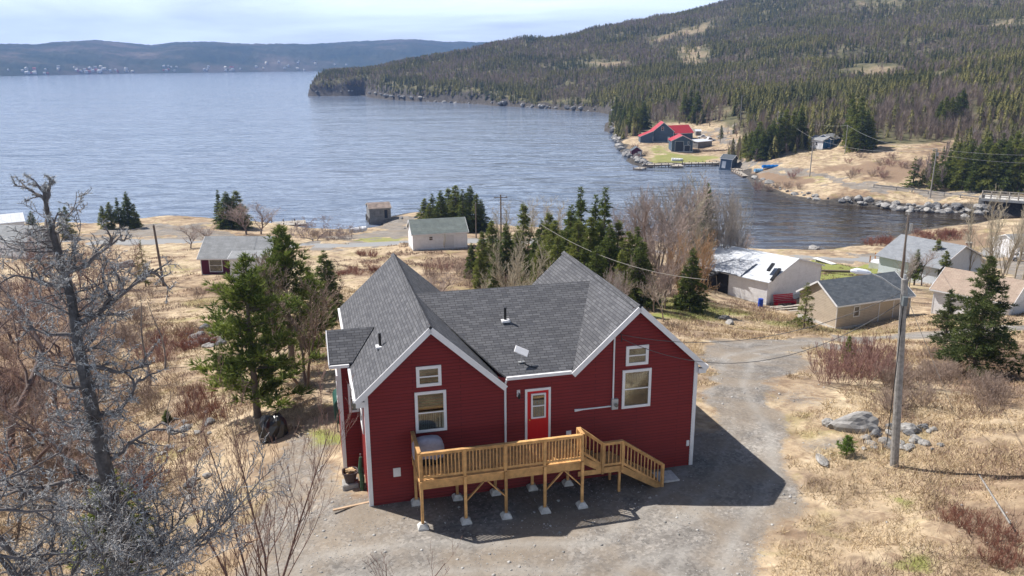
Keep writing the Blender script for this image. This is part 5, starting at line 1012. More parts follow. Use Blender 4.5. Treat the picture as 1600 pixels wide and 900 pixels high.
# the middle belt behind the house roof
mb_ = [(735, 96, 380), (752, 92, 362), (768, 98, 345), (775, 88, 372), (790, 90, 350), (818, 100, 318), (808, 92, 362), (835, 84, 372), (846, 96, 345), (858, 88, 332), (868, 84, 345), (880, 88, 362), (893, 82, 322), (905, 76, 345), (925, 80, 340), (940, 84, 360), (955, 74, 352), (968, 84, 345), (985, 76, 362), (998, 80, 355), (1004, 72, 372), (872, 74, 368), (845, 74, 385), (915, 70, 380), (935, 68, 385), (975, 68, 392), (748, 84, 395), (770, 80, 400), (822, 78, 400), (1010, 88, 378), (890, 95, 352), (950, 94, 372)]
for i, (u, D, vt) in enumerate(mb_): con(SP, u, 0, vt, 'dark spruce in the thick belt of trees behind the red house roof', D=D, wide=1.15, group='spruces in the belt behind the red house')
for u, D, vt, lb, lx in ((912, 84, 292, 'tall ragged wind-bent spruce rising over the right gable', .05), (932, 86, 305, 'thin bare-stemmed spruce right of the wind-bent one', 0), (945, 84, 293, 'second tall ragged spruce over the right gable', -.03), (900, 78, 338, 'flat topped yellowish spruce below the wind-bent one', 0)): con(SP[3], u, 0, vt, lb, D=D, wide=.95, lean=(0, lx))
con(SP[0], 1105, 0, 288, 'dark pointed spruce among the tall bare trees by the inlet', D=118, wide=.9); con(SP[0], 1078, 486, 388, 'dark spruce with a bare lower trunk by the lawn behind the red house', wide=1.1); con(SP[1], 1060, 480, 458, 'small round spruce at the edge of the back lawn', wide=1.6); con(SP[0], 1022, 478, 440, 'low dark spruce under the bare trees behind the right gable', wide=1.4)
for u, vb, vt in ((1478, 292, 238), (1490, 294, 222), (1503, 296, 230), (1512, 290, 218), (1522, 297, 226), (1533, 294, 214), (1545, 298, 224), (1556, 292, 208), (1566, 298, 220), (1578, 294, 205), (1588, 298, 214), (1598, 292, 200), (1540, 284, 222), (1570, 280, 212), (1608, 296, 210), (1495, 286, 240)): con(SP, u, vb, vt, 'dark spruce in the thick clump above the bridge', wide=1.15, group='spruces in the clump above the bridge')
for u, vb, vt in ((1466, 200, 158), (1474, 198, 150), (1484, 196, 152), (1492, 192, 145), (1500, 188, 138), (1470, 204, 168)): con(SP, u, vb, vt, 'dark spruce standing in the pinkish bare wood on the hillside', wide=1.3, group='spruces in the pinkish wood')
for u, vb, vt in ((1333, 236, 178), (1342, 238, 165), (1350, 236, 172), (1328, 228, 160), (1358, 232, 182), (1326, 218, 146), (1248, 228, 165), (1236, 232, 172), (1225, 236, 170), (1215, 240, 176), (1205, 244, 186), (1340, 224, 150)): con(SP, u, vb, vt, 'dark spruce around the blue cabin at the edge of the wood', wide=1.1, group='spruces around the blue cabin')
for u, vb, vt in ((1172, 248, 205), (1180, 250, 198), (1190, 250, 202), (1163, 244, 212), (1184, 244, 190), (1198, 246, 196)): con(SP, u, vb, vt, 'green spruce between the gravel lane and the cove road', wide=1.3, group='spruces between lane and cove road')
for u, vb, vt in ((975, 200, 168), (985, 205, 160), (995, 206, 168), (968, 194, 160), (1005, 202, 158), (962, 186, 150), (1068, 188, 145), (1078, 186, 138), (1088, 190, 142)): con(SP, u, vb, vt, 'olive spruce on the wooded point behind the red roofed group', wide=1.2, group='spruces on the wooded point')
# right side
con(KC(41, 5, 1.5, 90, 34, .30, .035, gap=.3, col=mid), 1256, 513, 442, 'neat dark spruce at the left end of the beige garage', wide=1.)
BIG = KC(42, 9, 3.8, 200, 130, .36, .042, gap=.45, t0=.1, droop=.0, up=.5, col=((.03, .048, .016), (.115, .135, .04))); con(BIG, 1520, 590, 400, 'large ragged spruce at the right in front of the tan roofed garage', rz=1.2)
con(KC(43, 6, 2.0, 130, 70, .32, .04, gap=.5, t0=.12, droop=.05, up=.5, col=((.035, .05, .02), (.12, .135, .05))), 1474, 548, 452, 'smaller sparse spruce left of the large ragged spruce', rz=1); con(SP[2], 1322, 578, 525, 'small flat topped spruce rising out of the red brush by the drive', wide=1.0)
con(SP[1], 1458, 442, 374, 'pointed spruce in front of the blue roofed house', wide=1.1); con(SP[2], 1472, 446, 392, 'rounder spruce beside the pointed one at the blue roofed house', wide=1.2); con(SP[3], 1428, 446, 390, 'brownish half dead conifer against the blue roofed house', wide=1.4)
con(KC(44, 1.2, .75, 60, 16, .22, .02, 'spruce_sapling', tuft=True, t0=.05, droop=.1, up=.9, col=((.05, .10, .015), (.16, .24, .04))), 1322, 712, 682, 'low bright green spruce bush left of the lamp pole', wide=1.)
con(SP[2], 100, 782, 735, 'dark low spruce beneath the lichen covered dead tree', D=28, wide=1.5); con(SP[0], 262, 660, 640, 'low dark green juniper-like bush among the left scrub', wide=2.)
# ---------- bare trees
pink = ((.20, .15, .13), (.42, .33, .29)); pale = ((.34, .29, .22), (.52, .46, .35)); gry = ((.20, .175, .16), (.40, .355, .32)); redc = ((.14, .055, .04), (.30, .13, .09)); tan_ = ((.30, .17, .09), (.45, .28, .16))
BT = [KG(51, 10, lev=3, kids=(18, 10, 7), ratio=.5, ang=.62, up=.5, col=pink, twig=.011, t0=.15), KG(52, 10, stems=3, spread=.22, lev=3, kids=(13, 9, 6), ratio=.45, ang=.58, up=.55, col=gry, twig=.011, t0=.2), KG(53, 10, lev=3, kids=(20, 9, 6), ratio=.42, ang=.65, up=.5, col=pale, twig=.012, t0=.1), KG(54, 10, stems=2, spread=.2, lev=3, kids=(15, 9, 6), ratio=.46, ang=.6, up=.5, col=tan_, twig=.013, t0=.15)]
def bt(k, u, vb, vt, label, D=None, wide=1, group=None): return con(BT[k], u, vb, vt, label, D, wide, group)
for u, D, vt, k, w in ((965, 100, 345, 0, 1), (985, 104, 315, 0, 1), (1003, 108, 296, 1, 1), (1020, 106, 280, 0, 1), (1035, 108, 272, 1, 1), (1050, 104, 268, 0, 1.1), (1062, 110, 272, 1, 1), (1075, 106, 265, 2, .9), (1090, 110, 278, 1, 1), (1112, 104, 300, 2, .8), (1125, 110, 290, 1, .8), (1000, 92, 345, 0, 1), (1030, 90, 335, 0, 1), (1055, 92, 325, 0, .9)): bt(k, u, 0, vt, 'tall leafless birch in the grey-pink stand beside the inlet', D, w, 'tall bare trees by the inlet')
for u, D, vt in ((1135, 108, 288), (1148, 110, 283), (1158, 112, 300)): bt(1, u, 0, vt, 'slim pale leafless tree standing against the dark inlet water', D, .6, 'slim bare trees against the inlet')
for u, D, vt, k in ((1010, 72, 392, 0), (1030, 70, 400, 0), (1048, 74, 380, 0), (980, 64, 408, 0), (965, 62, 415, 1), (1068, 78, 365, 3), (1085, 84, 350, 3), (1096, 86, 365, 3), (1104, 110, 370, 3)): bt(k, u, 0, vt, {3: 'orange-brown leafless tree at the left of the derelict shed', 0: 'bushy leafless tree behind the right gable', 1: 'bushy leafless tree behind the right gable'}[k], D, .9, 'bare trees behind the right gable' if k != 3 else 'orange-brown bare trees by the derelict shed')
BT2 = KG(55, 5, stems=1, lev=3, kids=(9, 7, 5), ratio=.6, ang=.8, up=.6, col=((.40, .33, .26), (.50, .42, .34)), twig=.012, t0=.35); P = at(1037, 502); BT2.put(P, topz(P, 430), 'small pale forked tree alone on the lawn behind the right gable', 1, 1)
for u, D, vt, w in ((795, 70, 372, .9), (800, 72, 350, .8), (818, 68, 385, .9), (830, 70, 375, .9), (790, 66, 398, .9), (842, 66, 400, .8)): bt(2, u, 0, vt, 'pale tan leafless birch rising behind the middle roof ridge', D, w, 'pale birches behind the middle roof')
for u, D, vt in ((808, 132, 306), (825, 134, 300), (845, 132, 300), (862, 134, 306), (795, 130, 312), (782, 130, 320)): bt(2, u, 0, vt, 'pale leafless tree in the row between the middle spruces and the sea', D, 1.0, 'pale shore trees above the middle spruces')
bt(2, 745, 0, 425, 'thin pale leafless tree behind the left roof', 62); bt(0, 690, 0, 412, 'low spreading leafless tree behind the left gable roof', 66, 1.6); bt(0, 668, 0, 425, 'reddish leafless shrub tree behind the left gable roof', 62, 1.6)
for u, vb, vt, k, w, lb in ((385, 366, 308, 0, 1.9, 'large reddish leafless tree at the shore left of the apple tree'), (408, 366, 315, 0, 1.9, 'second reddish leafless tree crowding the shore'), (325, 384, 345, 0, 2.0, 'pinkish leafless tree left behind the maroon cottage roof'), (298, 388, 350, 0, 1.8, 'thin leafless tree at the left corner of the maroon cottage'), (1235, 388, 350, 0, 1.2, 'small bare tree alone at the edge of the inlet'), (1160, 402, 362, 0, 1.4, 'low bare tree above the derelict shed roof'), (1440, 446, 380, 0, 1.2, 'grey leafless tree beside the dark utility pole'), (1418, 452, 392, 1, 1.3, 'bushy grey leafless tree in front of the blue roofed house'), (694, 391, 362, 2, .5, 'slender leafless sapling in front of the white garden shed')): bt(k, u, vb, vt, lb, None, w)
AP = KG(56, 4, stems=3, spread=.9, lev=4, kids=(7, 6, 5), ratio=.6, ang=1., up=.1, wob=.25, col=((.16, .12, .11), (.33, .26, .25)), twig=.013, t0=.2)
P = at(492, 376); AP.put(P, topz(P, 333), 'wide crooked leafless apple tree beside the shore road', 0, 1.4); P = at(525, 374); AP.put(P, topz(P, 348), 'lower crooked apple tree right of the wide one', 2, 1.3)
for u, vb, vt, w in ((1515, 440, 300, .5), (1532, 445, 292, .55), (1548, 450, 285, .5), (1560, 452, 290, .55), (1572, 430, 300, .5), (1585, 435, 296, .55), (1597, 440, 305, .5)): bt(2, u, vb, vt, 'tall pale leafless poplar in the row at the right by the bridge', None, w, 'pale poplars at the right by the bridge')
# left side scrub trees
LT = [KG(61, 8, stems=1, lev=3, kids=(14, 9, 6), ratio=.42, ang=.8, up=.4, wob=.2, col=((.12, .09, .085), (.30, .235, .21)), twig=.011), KG(62, 8, stems=2, spread=.2, lev=3, kids=(12, 9, 6), ratio=.45, ang=.8, up=.4, wob=.2, col=((.12, .08, .07), (.30, .19, .15)), twig=.011)]
for i, (u, D, vt) in enumerate(((-30, 62, 430), (5, 60, 470), (30, 58, 440), (50, 72, 420), (-60, 50, 400), (20, 46, 520), (80, 70, 430), (-20, 80, 380), (10, 95, 385), (60, 100, 372), (45, 44, 560), (120, 84, 400), (140, 98, 380), (158, 104, 375), (95, 95, 375), (125, 106, 368), (75, 108, 360), (100, 112, 350), (150, 90, 398), (-40, 42, 520), (10, 36, 620), (60, 36, 650))): con(LT[i % 2], u, 0, vt, 'brown leafless scrub tree in the thicket at the left edge', D=D, wide=1.25, group='scrub trees of the left thicket')
for u, D, vt, lb in ((193, 56, 470, 'slim dead stem right of the lichen covered tree'), (222, 60, 478, 'second slim dead stem near the cottage field'), (212, 42, 610, 'thin dark dead trunk behind the lichen covered tree')): con(KG(63+int(u) % 3, 6, lev=2, kids=(9, 3), ratio=.18, ang=1.1, up=.1, col=gry, twig=.012), u, 0, vt, lb, D=D)
# foreground birch and the lichen covered dead tree
FB = KG(71, 7.5, stems=5, spread=.55, lev=4, kids=(9, 6, 4), ratio=.5, ang=.55, up=.7, wob=.09, r0=.075, col=((.13, .075, .06), (.30, .19, .16)), twig=.0055, t0=.12); P = uD(345, 23.0); FB.put(P, 8.1, 'bare brown many-stemmed birch in the left foreground', 2.2, .78)
P = uD(520, 21.5); con(KG(75, 3, stems=4, spread=.6, lev=3, kids=(6, 4, 3), ratio=.5, up=.5, col=((.13, .075, .06), (.3, .2, .17)), twig=.005), 590, 0, 870, 'low bare sapling at the bottom edge left of the deck', D=20.5)
def lichen_tree():
    g = np.random.default_rng(5); D = 14.5; pix = [(205, 1010), (182, 830), (168, 745), (152, 680), (138, 610), (122, 540), (112, 470), (98, 415), (82, 365), (73, 325), (68, 300)]
    pts = [np.array(pD(u, v, D+.25*math.sin(i))) for i, (u, v) in enumerate(pix)]; x, y = pts[0][:2]; base = np.array([x+.2, y-.1, gz(x, y)-.3]); pts = [base, base*.5+pts[0]*.5]+pts; n = len(pts); rr = np.interp(range(n), [0, 2, 5, 8, n-2, n-1], [.24, .15, .115, .07, .035, .015])
    T = empty('dead_tree', tuple(base), 0, 'tall dead tree crusted with pale lichen, filling the left foreground', 'tree'); b = MB()
    b.tube([tuple(p-base) for p in pts], list(rr), 12); tr = b.build('trunk', mat('dead_bark', (.11, .10, .098), .95, .45, 9, .9, 16), T, smooth=True)
    A, B, RA, RB, LV = [], [], [], [], []
    def limb(p, d, L_, r, lv):
        nn = max(2, 6-lv); q = p; ps = [p]
        for i in range(nn): d = d+g.normal(0, .24, 3)+np.array([0, 0, .04]); d = d/np.linalg.norm(d); q2 = q+d*L_/nn; A.append(q); B.append(q2); RA.append(max(r*(1-.75*i/nn), .006)); RB.append(max(r*(1-.75*(i+1)/nn), .005)); LV.append(lv); ps.append(q2); q = q2
        if lv >= 3: return
        k = int((8, 5, 6)[lv]*max(.6, min(1.4, L_/(1.6, .7, .3)[lv])))
        for j in range(k):
            t = .1+.9*(j+g.random())/k; i = min(int(t*nn), nn-1); ax = ps[i+1]-ps[i]; ax /= np.linalg.norm(ax); s = np.cross(ax, g.normal(size=3)); s /= np.linalg.norm(s); a = g.uniform(.5, 1.2); limb(ps[i]+(ps[i+1]-ps[i])*(t*nn-i), ax*math.cos(a)+s*math.sin(a)+np.array([0, 0, .12]), L_*g.uniform(.25, .5), r*.5, lv+1)
    P0 = np.array(pts)
    def on(t): f = t*(n-1); i = min(int(f), n-2); return P0[i]+(P0[i+1]-P0[i])*(f-i)
    right = CX; spec = [(.97, -1, .75, .35, .03), (.965, .35, .5, 1.2, .03), (.96, .2, .5, 1.4, .03), (.95, .6, .45, 1.1, .03), (.83, -1, .9, -.15, .035), (.80, .9, .9, .5, .035), (.76, -1, 1.0, .1, .04), (.73, 1., 1.7, .45, .05), (.70, -1, 1.2, .25, .04), (.62, 1., 2.1, .45, .06), (.60, -.9, 1.2, .1, .04), (.54, 1, 1.5, .5, .05), (.5, -1, 1.2, .2, .04), (.45, 1, 1.9, .35, .05), (.42, -1, 1.6, .35, .05), (.36, 1, 1.8, .5, .05), (.33, -1, 2.0, .2, .06), (.28, .9, 1.9, .25, .05), (.26, -1, 2.4, -.05, .06), (.23, 1, 1.9, .1, .05), (.22, -1, 2.0, .1, .05), (.2, .5, 1.5, .2, .05)]
    for t, sx, L_, up, r in spec:
        L_ *= .72 if t > .3 else 1; d = right*sx+np.array([0, g.uniform(-.5, .5), up]); limb(on(t), d/np.linalg.norm(d), L_, r, 0)
    for k in range(95): t = g.uniform(.16, .86); d = np.array([g.normal(), g.normal(), g.uniform(-.1, .6)]); limb(on(t), d/np.linalg.norm(d), g.uniform(.35, .95), .016, 1)
    lower = [((-60, 800), (120, 770)), ((-60, 860), (130, 835)), ((-80, 905), (200, 900)), ((40, 930), (330, 860)), ((150, 900), (340, 880)), ((-60, 760), (60, 690)), ((200, 950), (290, 790)), ((80, 960), (220, 800)), ((0, 920), (120, 860))]
    for (a, c) in lower:
        p = np.array(pD(*a, D-1.2+g.uniform(-.6, .6))); q = np.array(pD(*c, D-.8+g.uniform(-.8, .6))); 
        dd = q-p; limb(p, dd/np.linalg.norm(dd), np.linalg.norm(dd)*1.05, .035, 0)
        w = np.array(on(.12)); A.append(w); B.append(p); RA.append(.05); RB.append(.035); LV.append(0)
    A, B, RA, RB, LV = map(np.array, (A, B, RA, RB, LV)); m = LV <= 1; V, Tt = tubes(A[m]-base, B[m]-base, RA[m], RB[m], 5); col = np.array([.10, .085, .085])+g.random((len(V), 1))*.07; link('branches', npmesh('branches', V, Tt, col), twigm, T)
    m = LV >= 2; V, Tt = tubes(A[m]-base, B[m]-base, RA[m], RB[m], 3); c = np.repeat(np.array([.12, .105, .10])+g.random((m.sum(), 1))*.24, 6, 0); P1 = (V, Tt, c)
    k = g.integers(0, m.sum(), 46000); t = g.random(46000)[:, None]; pp = (A[m][k]*(1-t)+B[m][k]*t)-base; V2, T2 = blades(pp, unit(g.normal(size=(46000, 3))+np.array([0, 0, -.1])), g.uniform(.025, .085, 46000), g.uniform(.003, .008, 46000), g); c2 = np.repeat(np.array([.33, .33, .325])+g.random((46000, 1))*.3, 3, 0)
    link('lichen', npmesh('lichen', *join([P1, (V2, T2, c2)])), twigm, T)
lichen_tree()
# shrubs: separate bushes of thin stems
SH2 = [KG(81, 2, 'shrub', stems=16, spread=.55, lev=2, kids=(7, 4), ratio=.45, ang=.45, up=.8, col=((.20, .10, .085), (.34, .20, .17)), twig=.008, r0=.014, t0=.2), KG(82, 2, 'shrub', stems=14, spread=.7, lev=2, kids=(8, 5), ratio=.5, ang=.6, up=.5, wob=.2, col=((.18, .13, .105), (.35, .265, .215)), twig=.008, r0=.014, t0=.15), KG(83, 1.2, 'shrub', stems=22, spread=.8, lev=2, kids=(5, 3), ratio=.5, ang=.5, up=.7, col=redc, twig=.007, r0=.01, t0=.15)]
def sh(k, u, v, h, label, group=None, wide=1.): P = at(u, v); return SH2[k].put(P, h, label, rg.uniform(0, 6.28), wide, group, cat='shrub')
for i, (u, v) in enumerate(((1290, 600), (1305, 590), (1318, 600), (1335, 590), (1350, 602), (1365, 592), (1345, 575), (1375, 580), (1390, 600), (1300, 572), (1330, 562), (1360, 565))): sh(0, u, v, 1.7+.5*rg.random(), 'reddish leafless bush in the thicket beside the gravel drive', 'reddish bushes beside the drive')
for i, (u, v) in enumerate([(rg.uniform(1385, 1600), rg.uniform(560, 652)) for _ in range(32)]): sh(1, u, v, .9+.7*rg.random(), 'grey-brown tangled bush in the brush right of the lamp pole', 'tangled bushes right of the lamp pole', 1.2)
for i, (u, v) in enumerate([(rg.uniform(-40, 260), rg.uniform(470, 800)) for _ in range(58)]): sh(1 if i % 3 else 0, u, v, 1.2+.9*rg.random(), 'brown leafless bush in the scrub on the left slope', 'bushes of the left slope', 1.2)
for i, (u, v) in enumerate(((290, 650), (305, 640), (320, 655), (335, 640), (300, 625), (325, 622), (345, 655))): sh(2, u, v, 1.1, 'rust red bush left of the covered woodpile', 'rust red bushes by the woodpile')
for i, (u, v) in enumerate(((1480, 815), (1500, 822), (1520, 835), (1545, 850), (1565, 865), (1535, 820), (1560, 835), (1585, 850), (1495, 805), (1590, 880), (1570, 890), (1545, 880))): sh(2, u, v, .55+.2*rg.random(), 'low rusty bush at the lower right around the leaning stake', 'low rusty bushes at the lower right')
for i, (u, v) in enumerate([(rg.uniform(1335, 1400), rg.uniform(376, 388)) for _ in range(8)]+[(rg.uniform(1430, 1530), rg.uniform(364, 376)) for _ in range(16)]): sh(2, u, v, 1.6, 'rust red bush on the near bank of the inlet', 'rust red bushes on the inlet bank', 1.5)
for i, (u, v) in enumerate([(rg.uniform(560, 590), rg.uniform(396, 404)) for _ in range(6)]+[(rg.uniform(525, 600), rg.uniform(416, 432)) for _ in range(10)]+[(rg.uniform(240, 330), rg.uniform(524, 548)) for _ in range(10)]): sh(2, u, v, .9, 'low brown-red bush in the dead grass left of the roofs', 'low bushes in the dead grass', 1.7)
for i, (u, v) in enumerate([(rg.uniform(660, 900), rg.uniform(420, 450)) for _ in range(16)]+[(rg.uniform(960, 1125), rg.uniform(400, 470)) for _ in range(16)]): sh(i % 2, u, v, 1.8, 'brown leafless bush under the trees behind the house', 'bushes under the trees behind the house', 1.2)
for i, (u, v) in enumerate([(rg.uniform(1300, 1500), rg.uniform(245, 282)) for _ in range(26)]+[(rg.uniform(1180, 1250), rg.uniform(268, 300)) for _ in range(10)]+[(rg.uniform(985, 1010), rg.uniform(228, 250)) for _ in range(5)]): sh(1 if i % 2 else 0, u, v, 2.1, 'brown bush on the open slope across the inlet', 'bushes on the slope across the inlet', 1.5)
for i, (u, v) in enumerate([(rg.uniform(150, 240), rg.uniform(420, 470)) for _ in range(8)]+[(rg.uniform(440, 560), rg.uniform(356, 372)) for _ in range(10)]+[(rg.uniform(300, 380), rg.uniform(455, 480)) for _ in range(6)]): sh(1, u, v, 1.3, 'low grey bush in the field around the maroon cottage', 'grey bushes around the maroon cottage', 1.3)
# ---------- the wood on the far side: nearest trees one by one, the rest as one forest
FS = [KC(91, 10, 1.9, 70, 12, .85, .13, gap=.3, col=mid), KC(92, 10, 1.6, 60, 12, .85, .13, gap=.4, col=drk), KC(93, 10, 2.1, 66, 12, .85, .13, gap=.4, col=((.04, .055, .015), (.13, .14, .035)))]
FB2 = KG(94, 10, lev=2, kids=(22, 10), ratio=.4, ang=.6, up=.7, col=((.15, .115, .105), (.33, .265, .25)), twig=.045, t0=.15)
g = np.random.default_rng(2024); N_ = 170000; az = g.uniform(rad(-15), rad(36), N_); Dm = np.sqrt(g.uniform(235**2, 1330**2, N_)); x = np.sin(az)*Dm; y = np.cos(az)*Dm
z, s, _, _ = ground(x, y, True); fo = FOREST(x, y); dens = sm(-6, 8, fo+fbm(x, y, 22, 3, 8)*12)*(s > 1.5)
for fn, w in CLEAR: dens *= 1-.93*sm(-w*2, w, fn(x, y)+fbm(x, y, 12, 3, 4)*9)
n1 = fbm(x, y, 60, 4, 55); n2 = fbm(x, y, 24, 3, 66); dens *= np.clip(.93+n2*.8, .12, 1); keep = (g.random(N_) < dens*np.clip(.8+130/Dm, 0, 1)); x, y, z, Dm, n1, n2 = [q[keep] for q in (x, y, z, Dm, n1, n2)]
order = np.argsort(Dm); x, y, z, Dm, n1, n2 = [q[order] for q in (x, y, z, Dm, n1, n2)]
pinkz = area([(1360, 232), (1370, 180), (1400, 155), (1470, 135), (1530, 150), (1540, 200), (1500, 225), (1440, 228)]); pz2 = area([(1020, 200), (1030, 170), (1080, 168), (1130, 165), (1140, 205), (1080, 205)]); inp = (pinkz(x, y) > 0)|(pz2(x, y) > -3)
barep = np.where(inp, .88, np.clip(.22+n1*1.3+.2*(Dm > 600), .03, .75)); isb = g.random(len(x)) < barep; ht = np.where(isb, g.uniform(4.5, 7.5, len(x)), 3+5.5*g.random(len(x))**1.6)*np.where(Dm > 450, .85, 1); cn, cb = 0, 0; rest = []
from collections import Counter
for i in range(len(x)):
    if Dm[i] < 600 and not isb[i] and cn < 190: cn += 1; FS[i % 3].put((x[i], y[i], z[i]-.3), ht[i], 'spruce near the foot of the wooded hillside across the inlet', g.uniform(0, 6.28), g.uniform(1.1, 1.6), 'spruces at the foot of the wooded hillside')
    elif Dm[i] < 600 and isb[i] and cb < 110: cb += 1; FB2.put((x[i], y[i], z[i]-.3), ht[i], 'grey-pink leafless tree near the foot of the wooded hillside', g.uniform(0, 6.28), g.uniform(.9, 1.2), 'bare trees at the foot of the wooded hillside')
    else: rest.append(i)
rest = np.array(rest); print('individual', cn, cb, 'forest', len(rest))
def far_forest(idx):
    parts = []
    def inst(V, T, tone, sel, wid):
        k = len(sel); a = g.uniform(0, 6.28, k); c, s_ = np.cos(a), np.sin(a); h = ht[sel]; w = h*wid*g.uniform(.8, 1.25, k)
        P = np.empty((k, len(V), 3)); P[..., 0] = (V[None, :, 0]*c[:, None]-V[None, :, 1]*s_[:, None])*w[:, None]+x[sel][:, None]; P[..., 1] = (V[None, :, 0]*s_[:, None]+V[None, :, 1]*c[:, None])*w[:, None]+y[sel][:, None]; P[..., 2] = V[None, :, 2]*h[:, None]+z[sel][:, None]-.3
        C = tone[:, None, :]*g.uniform(.7, 1.3, (k, len(V), 1)); parts.append((P.reshape(-1, 3), (T[None]+np.arange(k)[:, None, None]*len(V)).reshape(-1, 3), C.reshape(-1, 3)))
    for lod, (nl, ns) in enumerate(((11, 9), (6, 6))):
        sel0 = idx[(Dm[idx] < 520) if lod == 0 else (Dm[idx] >= 520)]
        for v in range(3):
            q = np.random.default_rng(v+7); Vs, Ts = [], []
            for l in range(nl):
                t_ = .08+.9*l/nl; r_ = .17*(1-t_)**.85+.02
                for s_ in range(ns):
                    a = 6.283*(s_+q.random())/ns; rr = r_*q.uniform(.7, 1.25); b = len(Vs); w_ = 1.9/ns; Vs += [(0, 0, min(1, t_+1.4/nl)), (math.cos(a-w_)*rr*.9, math.sin(a-w_)*rr*.9, t_-.02), (math.cos(a+w_)*rr, math.sin(a+w_)*rr, t_-.05*q.random())]; Ts.append((b, b+1, b+2))
            sl = sel0[(~isb[sel0]) & (sel0 % 3 == v)]; k = len(sl)
            if k: f = np.clip(.5+n2[sl]*.8+g.normal(0, .2, k), 0, 1)[:, None]; inst(np.array(Vs), np.array(Ts), (1-f)*np.array([.075, .088, .027])+f*np.array([.25, .23, .075]), sl, 1.35)
        q = np.random.default_rng(44); Vs, Ts = [], []
        for j in range(40 if lod == 0 else 20):
            a, t_ = q.uniform(0, 6.28), q.uniform(0, .75); ro = q.uniform(.02, .22)*(1-abs(t_-.4)); b = len(Vs); wx = .008 if lod == 0 else .014; Vs += [(math.cos(a)*ro*.3-wx, math.sin(a)*ro*.3, t_), (math.cos(a)*ro*.3+wx, math.sin(a)*ro*.3, t_), (math.cos(a)*ro*1.3, math.sin(a)*ro*1.3, min(1, t_+.35))]; Ts.append((b, b+1, b+2))
        sl = sel0[isb[sel0]]; k = len(sl)
        if k: f = g.random((k, 1)); inst(np.array(Vs), np.array(Ts), (1-f)*np.array([.16, .125, .105])+f*np.array([.34, .27, .23]), sl, 1.1)
    return join(parts)
tag(link('forest', npmesh('forest', *far_forest(rest)), leafm), 'dense mixed forest covering the hillside across the bay', kind='stuff')
# ---------- rocks
def rock(seed, m=None):
    import bmesh
    g_ = np.random.default_rng(seed); bm = bmesh.new(); bmesh.ops.create_icosphere(bm, subdivisions=3, radius=1)
    for v in bm.verts:
        p = np.array(v.co)
        for k in range(7): n = unit(np.random.default_rng(seed*10+k).normal(size=(1, 3)))[0]; d = p@n; c = .55+.05*k; p = p-n*max(0, d-c)*.85
        v.co = Vector(p*(1+.05*g_.normal()))
    me = bpy.data.meshes.new('rock'); bm.to_mesh(me); bm.free(); me.materials.append(m or rockm); return me
RK = [rock(i+1, rockm if i % 3 else rock_dark) for i in range(6)]
def stone(P, s, label, group=None, name='rock', k=None, rz=None, cat='rock', sq=(1, .75, .6)):
    o = bpy.data.objects.new(name, RK[int(rg.integers(6)) if k is None else k]); COL.objects.link(o); o.location = (P[0], P[1], P[2]+s*.15); o.scale = (s*sq[0]*rg.uniform(.8, 1.2), s*sq[1]*rg.uniform(.8, 1.2), s*sq[2]*rg.uniform(.8, 1.2)); o.rotation_euler = (rg.uniform(-.2, .2), rg.uniform(-.2, .2), rg.uniform(0, 6.3) if rz is None else rz); return tag(o, label, cat, group)
o = stone(at(1334, 668), .82, 'big flat-sided grey boulder left of the lamp pole', name='boulder', k=2, rz=-.15, sq=(1.2, .8, .75)); stone(at(1297, 664), .42, 'small white rock touching the big boulder', k=4); stone(at(48, 750), .75, 'pale rounded boulder at the left edge under the dead tree', name='boulder', k=2); stone(at(1132, 500), .6, 'dark boulder on the back lawn', name='boulder', k=0); stone(at(1140, 506), .5, 'pale rock beside the dark lawn boulder', k=1); stone(at(1376, 346), 2.0, 'big pale boulder at the water below the cove road', name='boulder', k=1); stone(at(1420, 672), .5, 'reddish tan rock right of the lamp pole', k=4)
stone(at(1510, 345), 2.2, 'flat rock in the inlet below the riprap', k=4); stone(at(1272, 390), 1.4, 'small rock at the near edge of the inlet', k=2); stone(at(192, 418), 1.6, 'pale boulder in the field left of the leaning pole', name='boulder', k=1); stone(at(378, 443), 1.1, 'pale rock in front of the maroon cottage', k=1); stone(at(1286, 722), .45, 'flat pale rock slab in the gravel left of the lamp pole', k=4, sq=(1.4, .6, .2))
for _ in range(26): u, v = rg.uniform(288, 350), rg.uniform(508, 542); stone(at(u, v), rg.uniform(.25, .6), 'blue-grey stone in the heap beside the big pine', 'stone heap beside the big pine', 'stone')
for _ in range(95): u = rg.uniform(1395, 1545); v = rg.uniform(318, 331)+(u-1395)*.03; stone(at(u, v), .35+1.2*rg.random()**2, 'grey riprap stone on the bank below the guardrail', 'riprap below the guardrail', 'stone')
for _ in range(60): u = rg.uniform(1175, 1395); v = np.interp(u, [1175, 1230, 1280, 1330, 1395], [280, 303, 313, 316, 325])+rg.uniform(-7, 1); stone(at(u, v), .3+1.6*rg.random()**2.5, 'rock along the waterline of the cove bank', 'rocks along the cove bank', 'rock')
for _ in range(60): t_ = rg.random(); u = np.interp(t_, [0, .3, .6, 1], [952, 962, 975, 1008])+rg.uniform(0, 9); v = np.interp(t_, [0, .3, .6, 1], [198, 224, 244, 260])-rg.uniform(0, 3); stone(at(u, v), rg.uniform(.7, 2.2), 'shore rock around the wooded point by the red roofed group', 'rocks around the wooded point', 'rock')
for _ in range(70): u = rg.uniform(490, 960); v = np.interp(u, [482, 540, 575, 640, 760, 880, 960], [149, 149, 152, 158, 164, 172, 177])-rg.uniform(0, .8); stone(at(u, v), rg.uniform(.8, 3), 'dark shore rock at the foot of the forested headland', 'rocks at the foot of the headland', 'rock')
for _ in range(34): u, v = rg.uniform(1345, 1470), rg.uniform(668, 704); stone(at(u, v), rg.uniform(.1, .32), 'rubble stone scattered behind the lamp pole', 'rubble behind the lamp pole', 'stone')
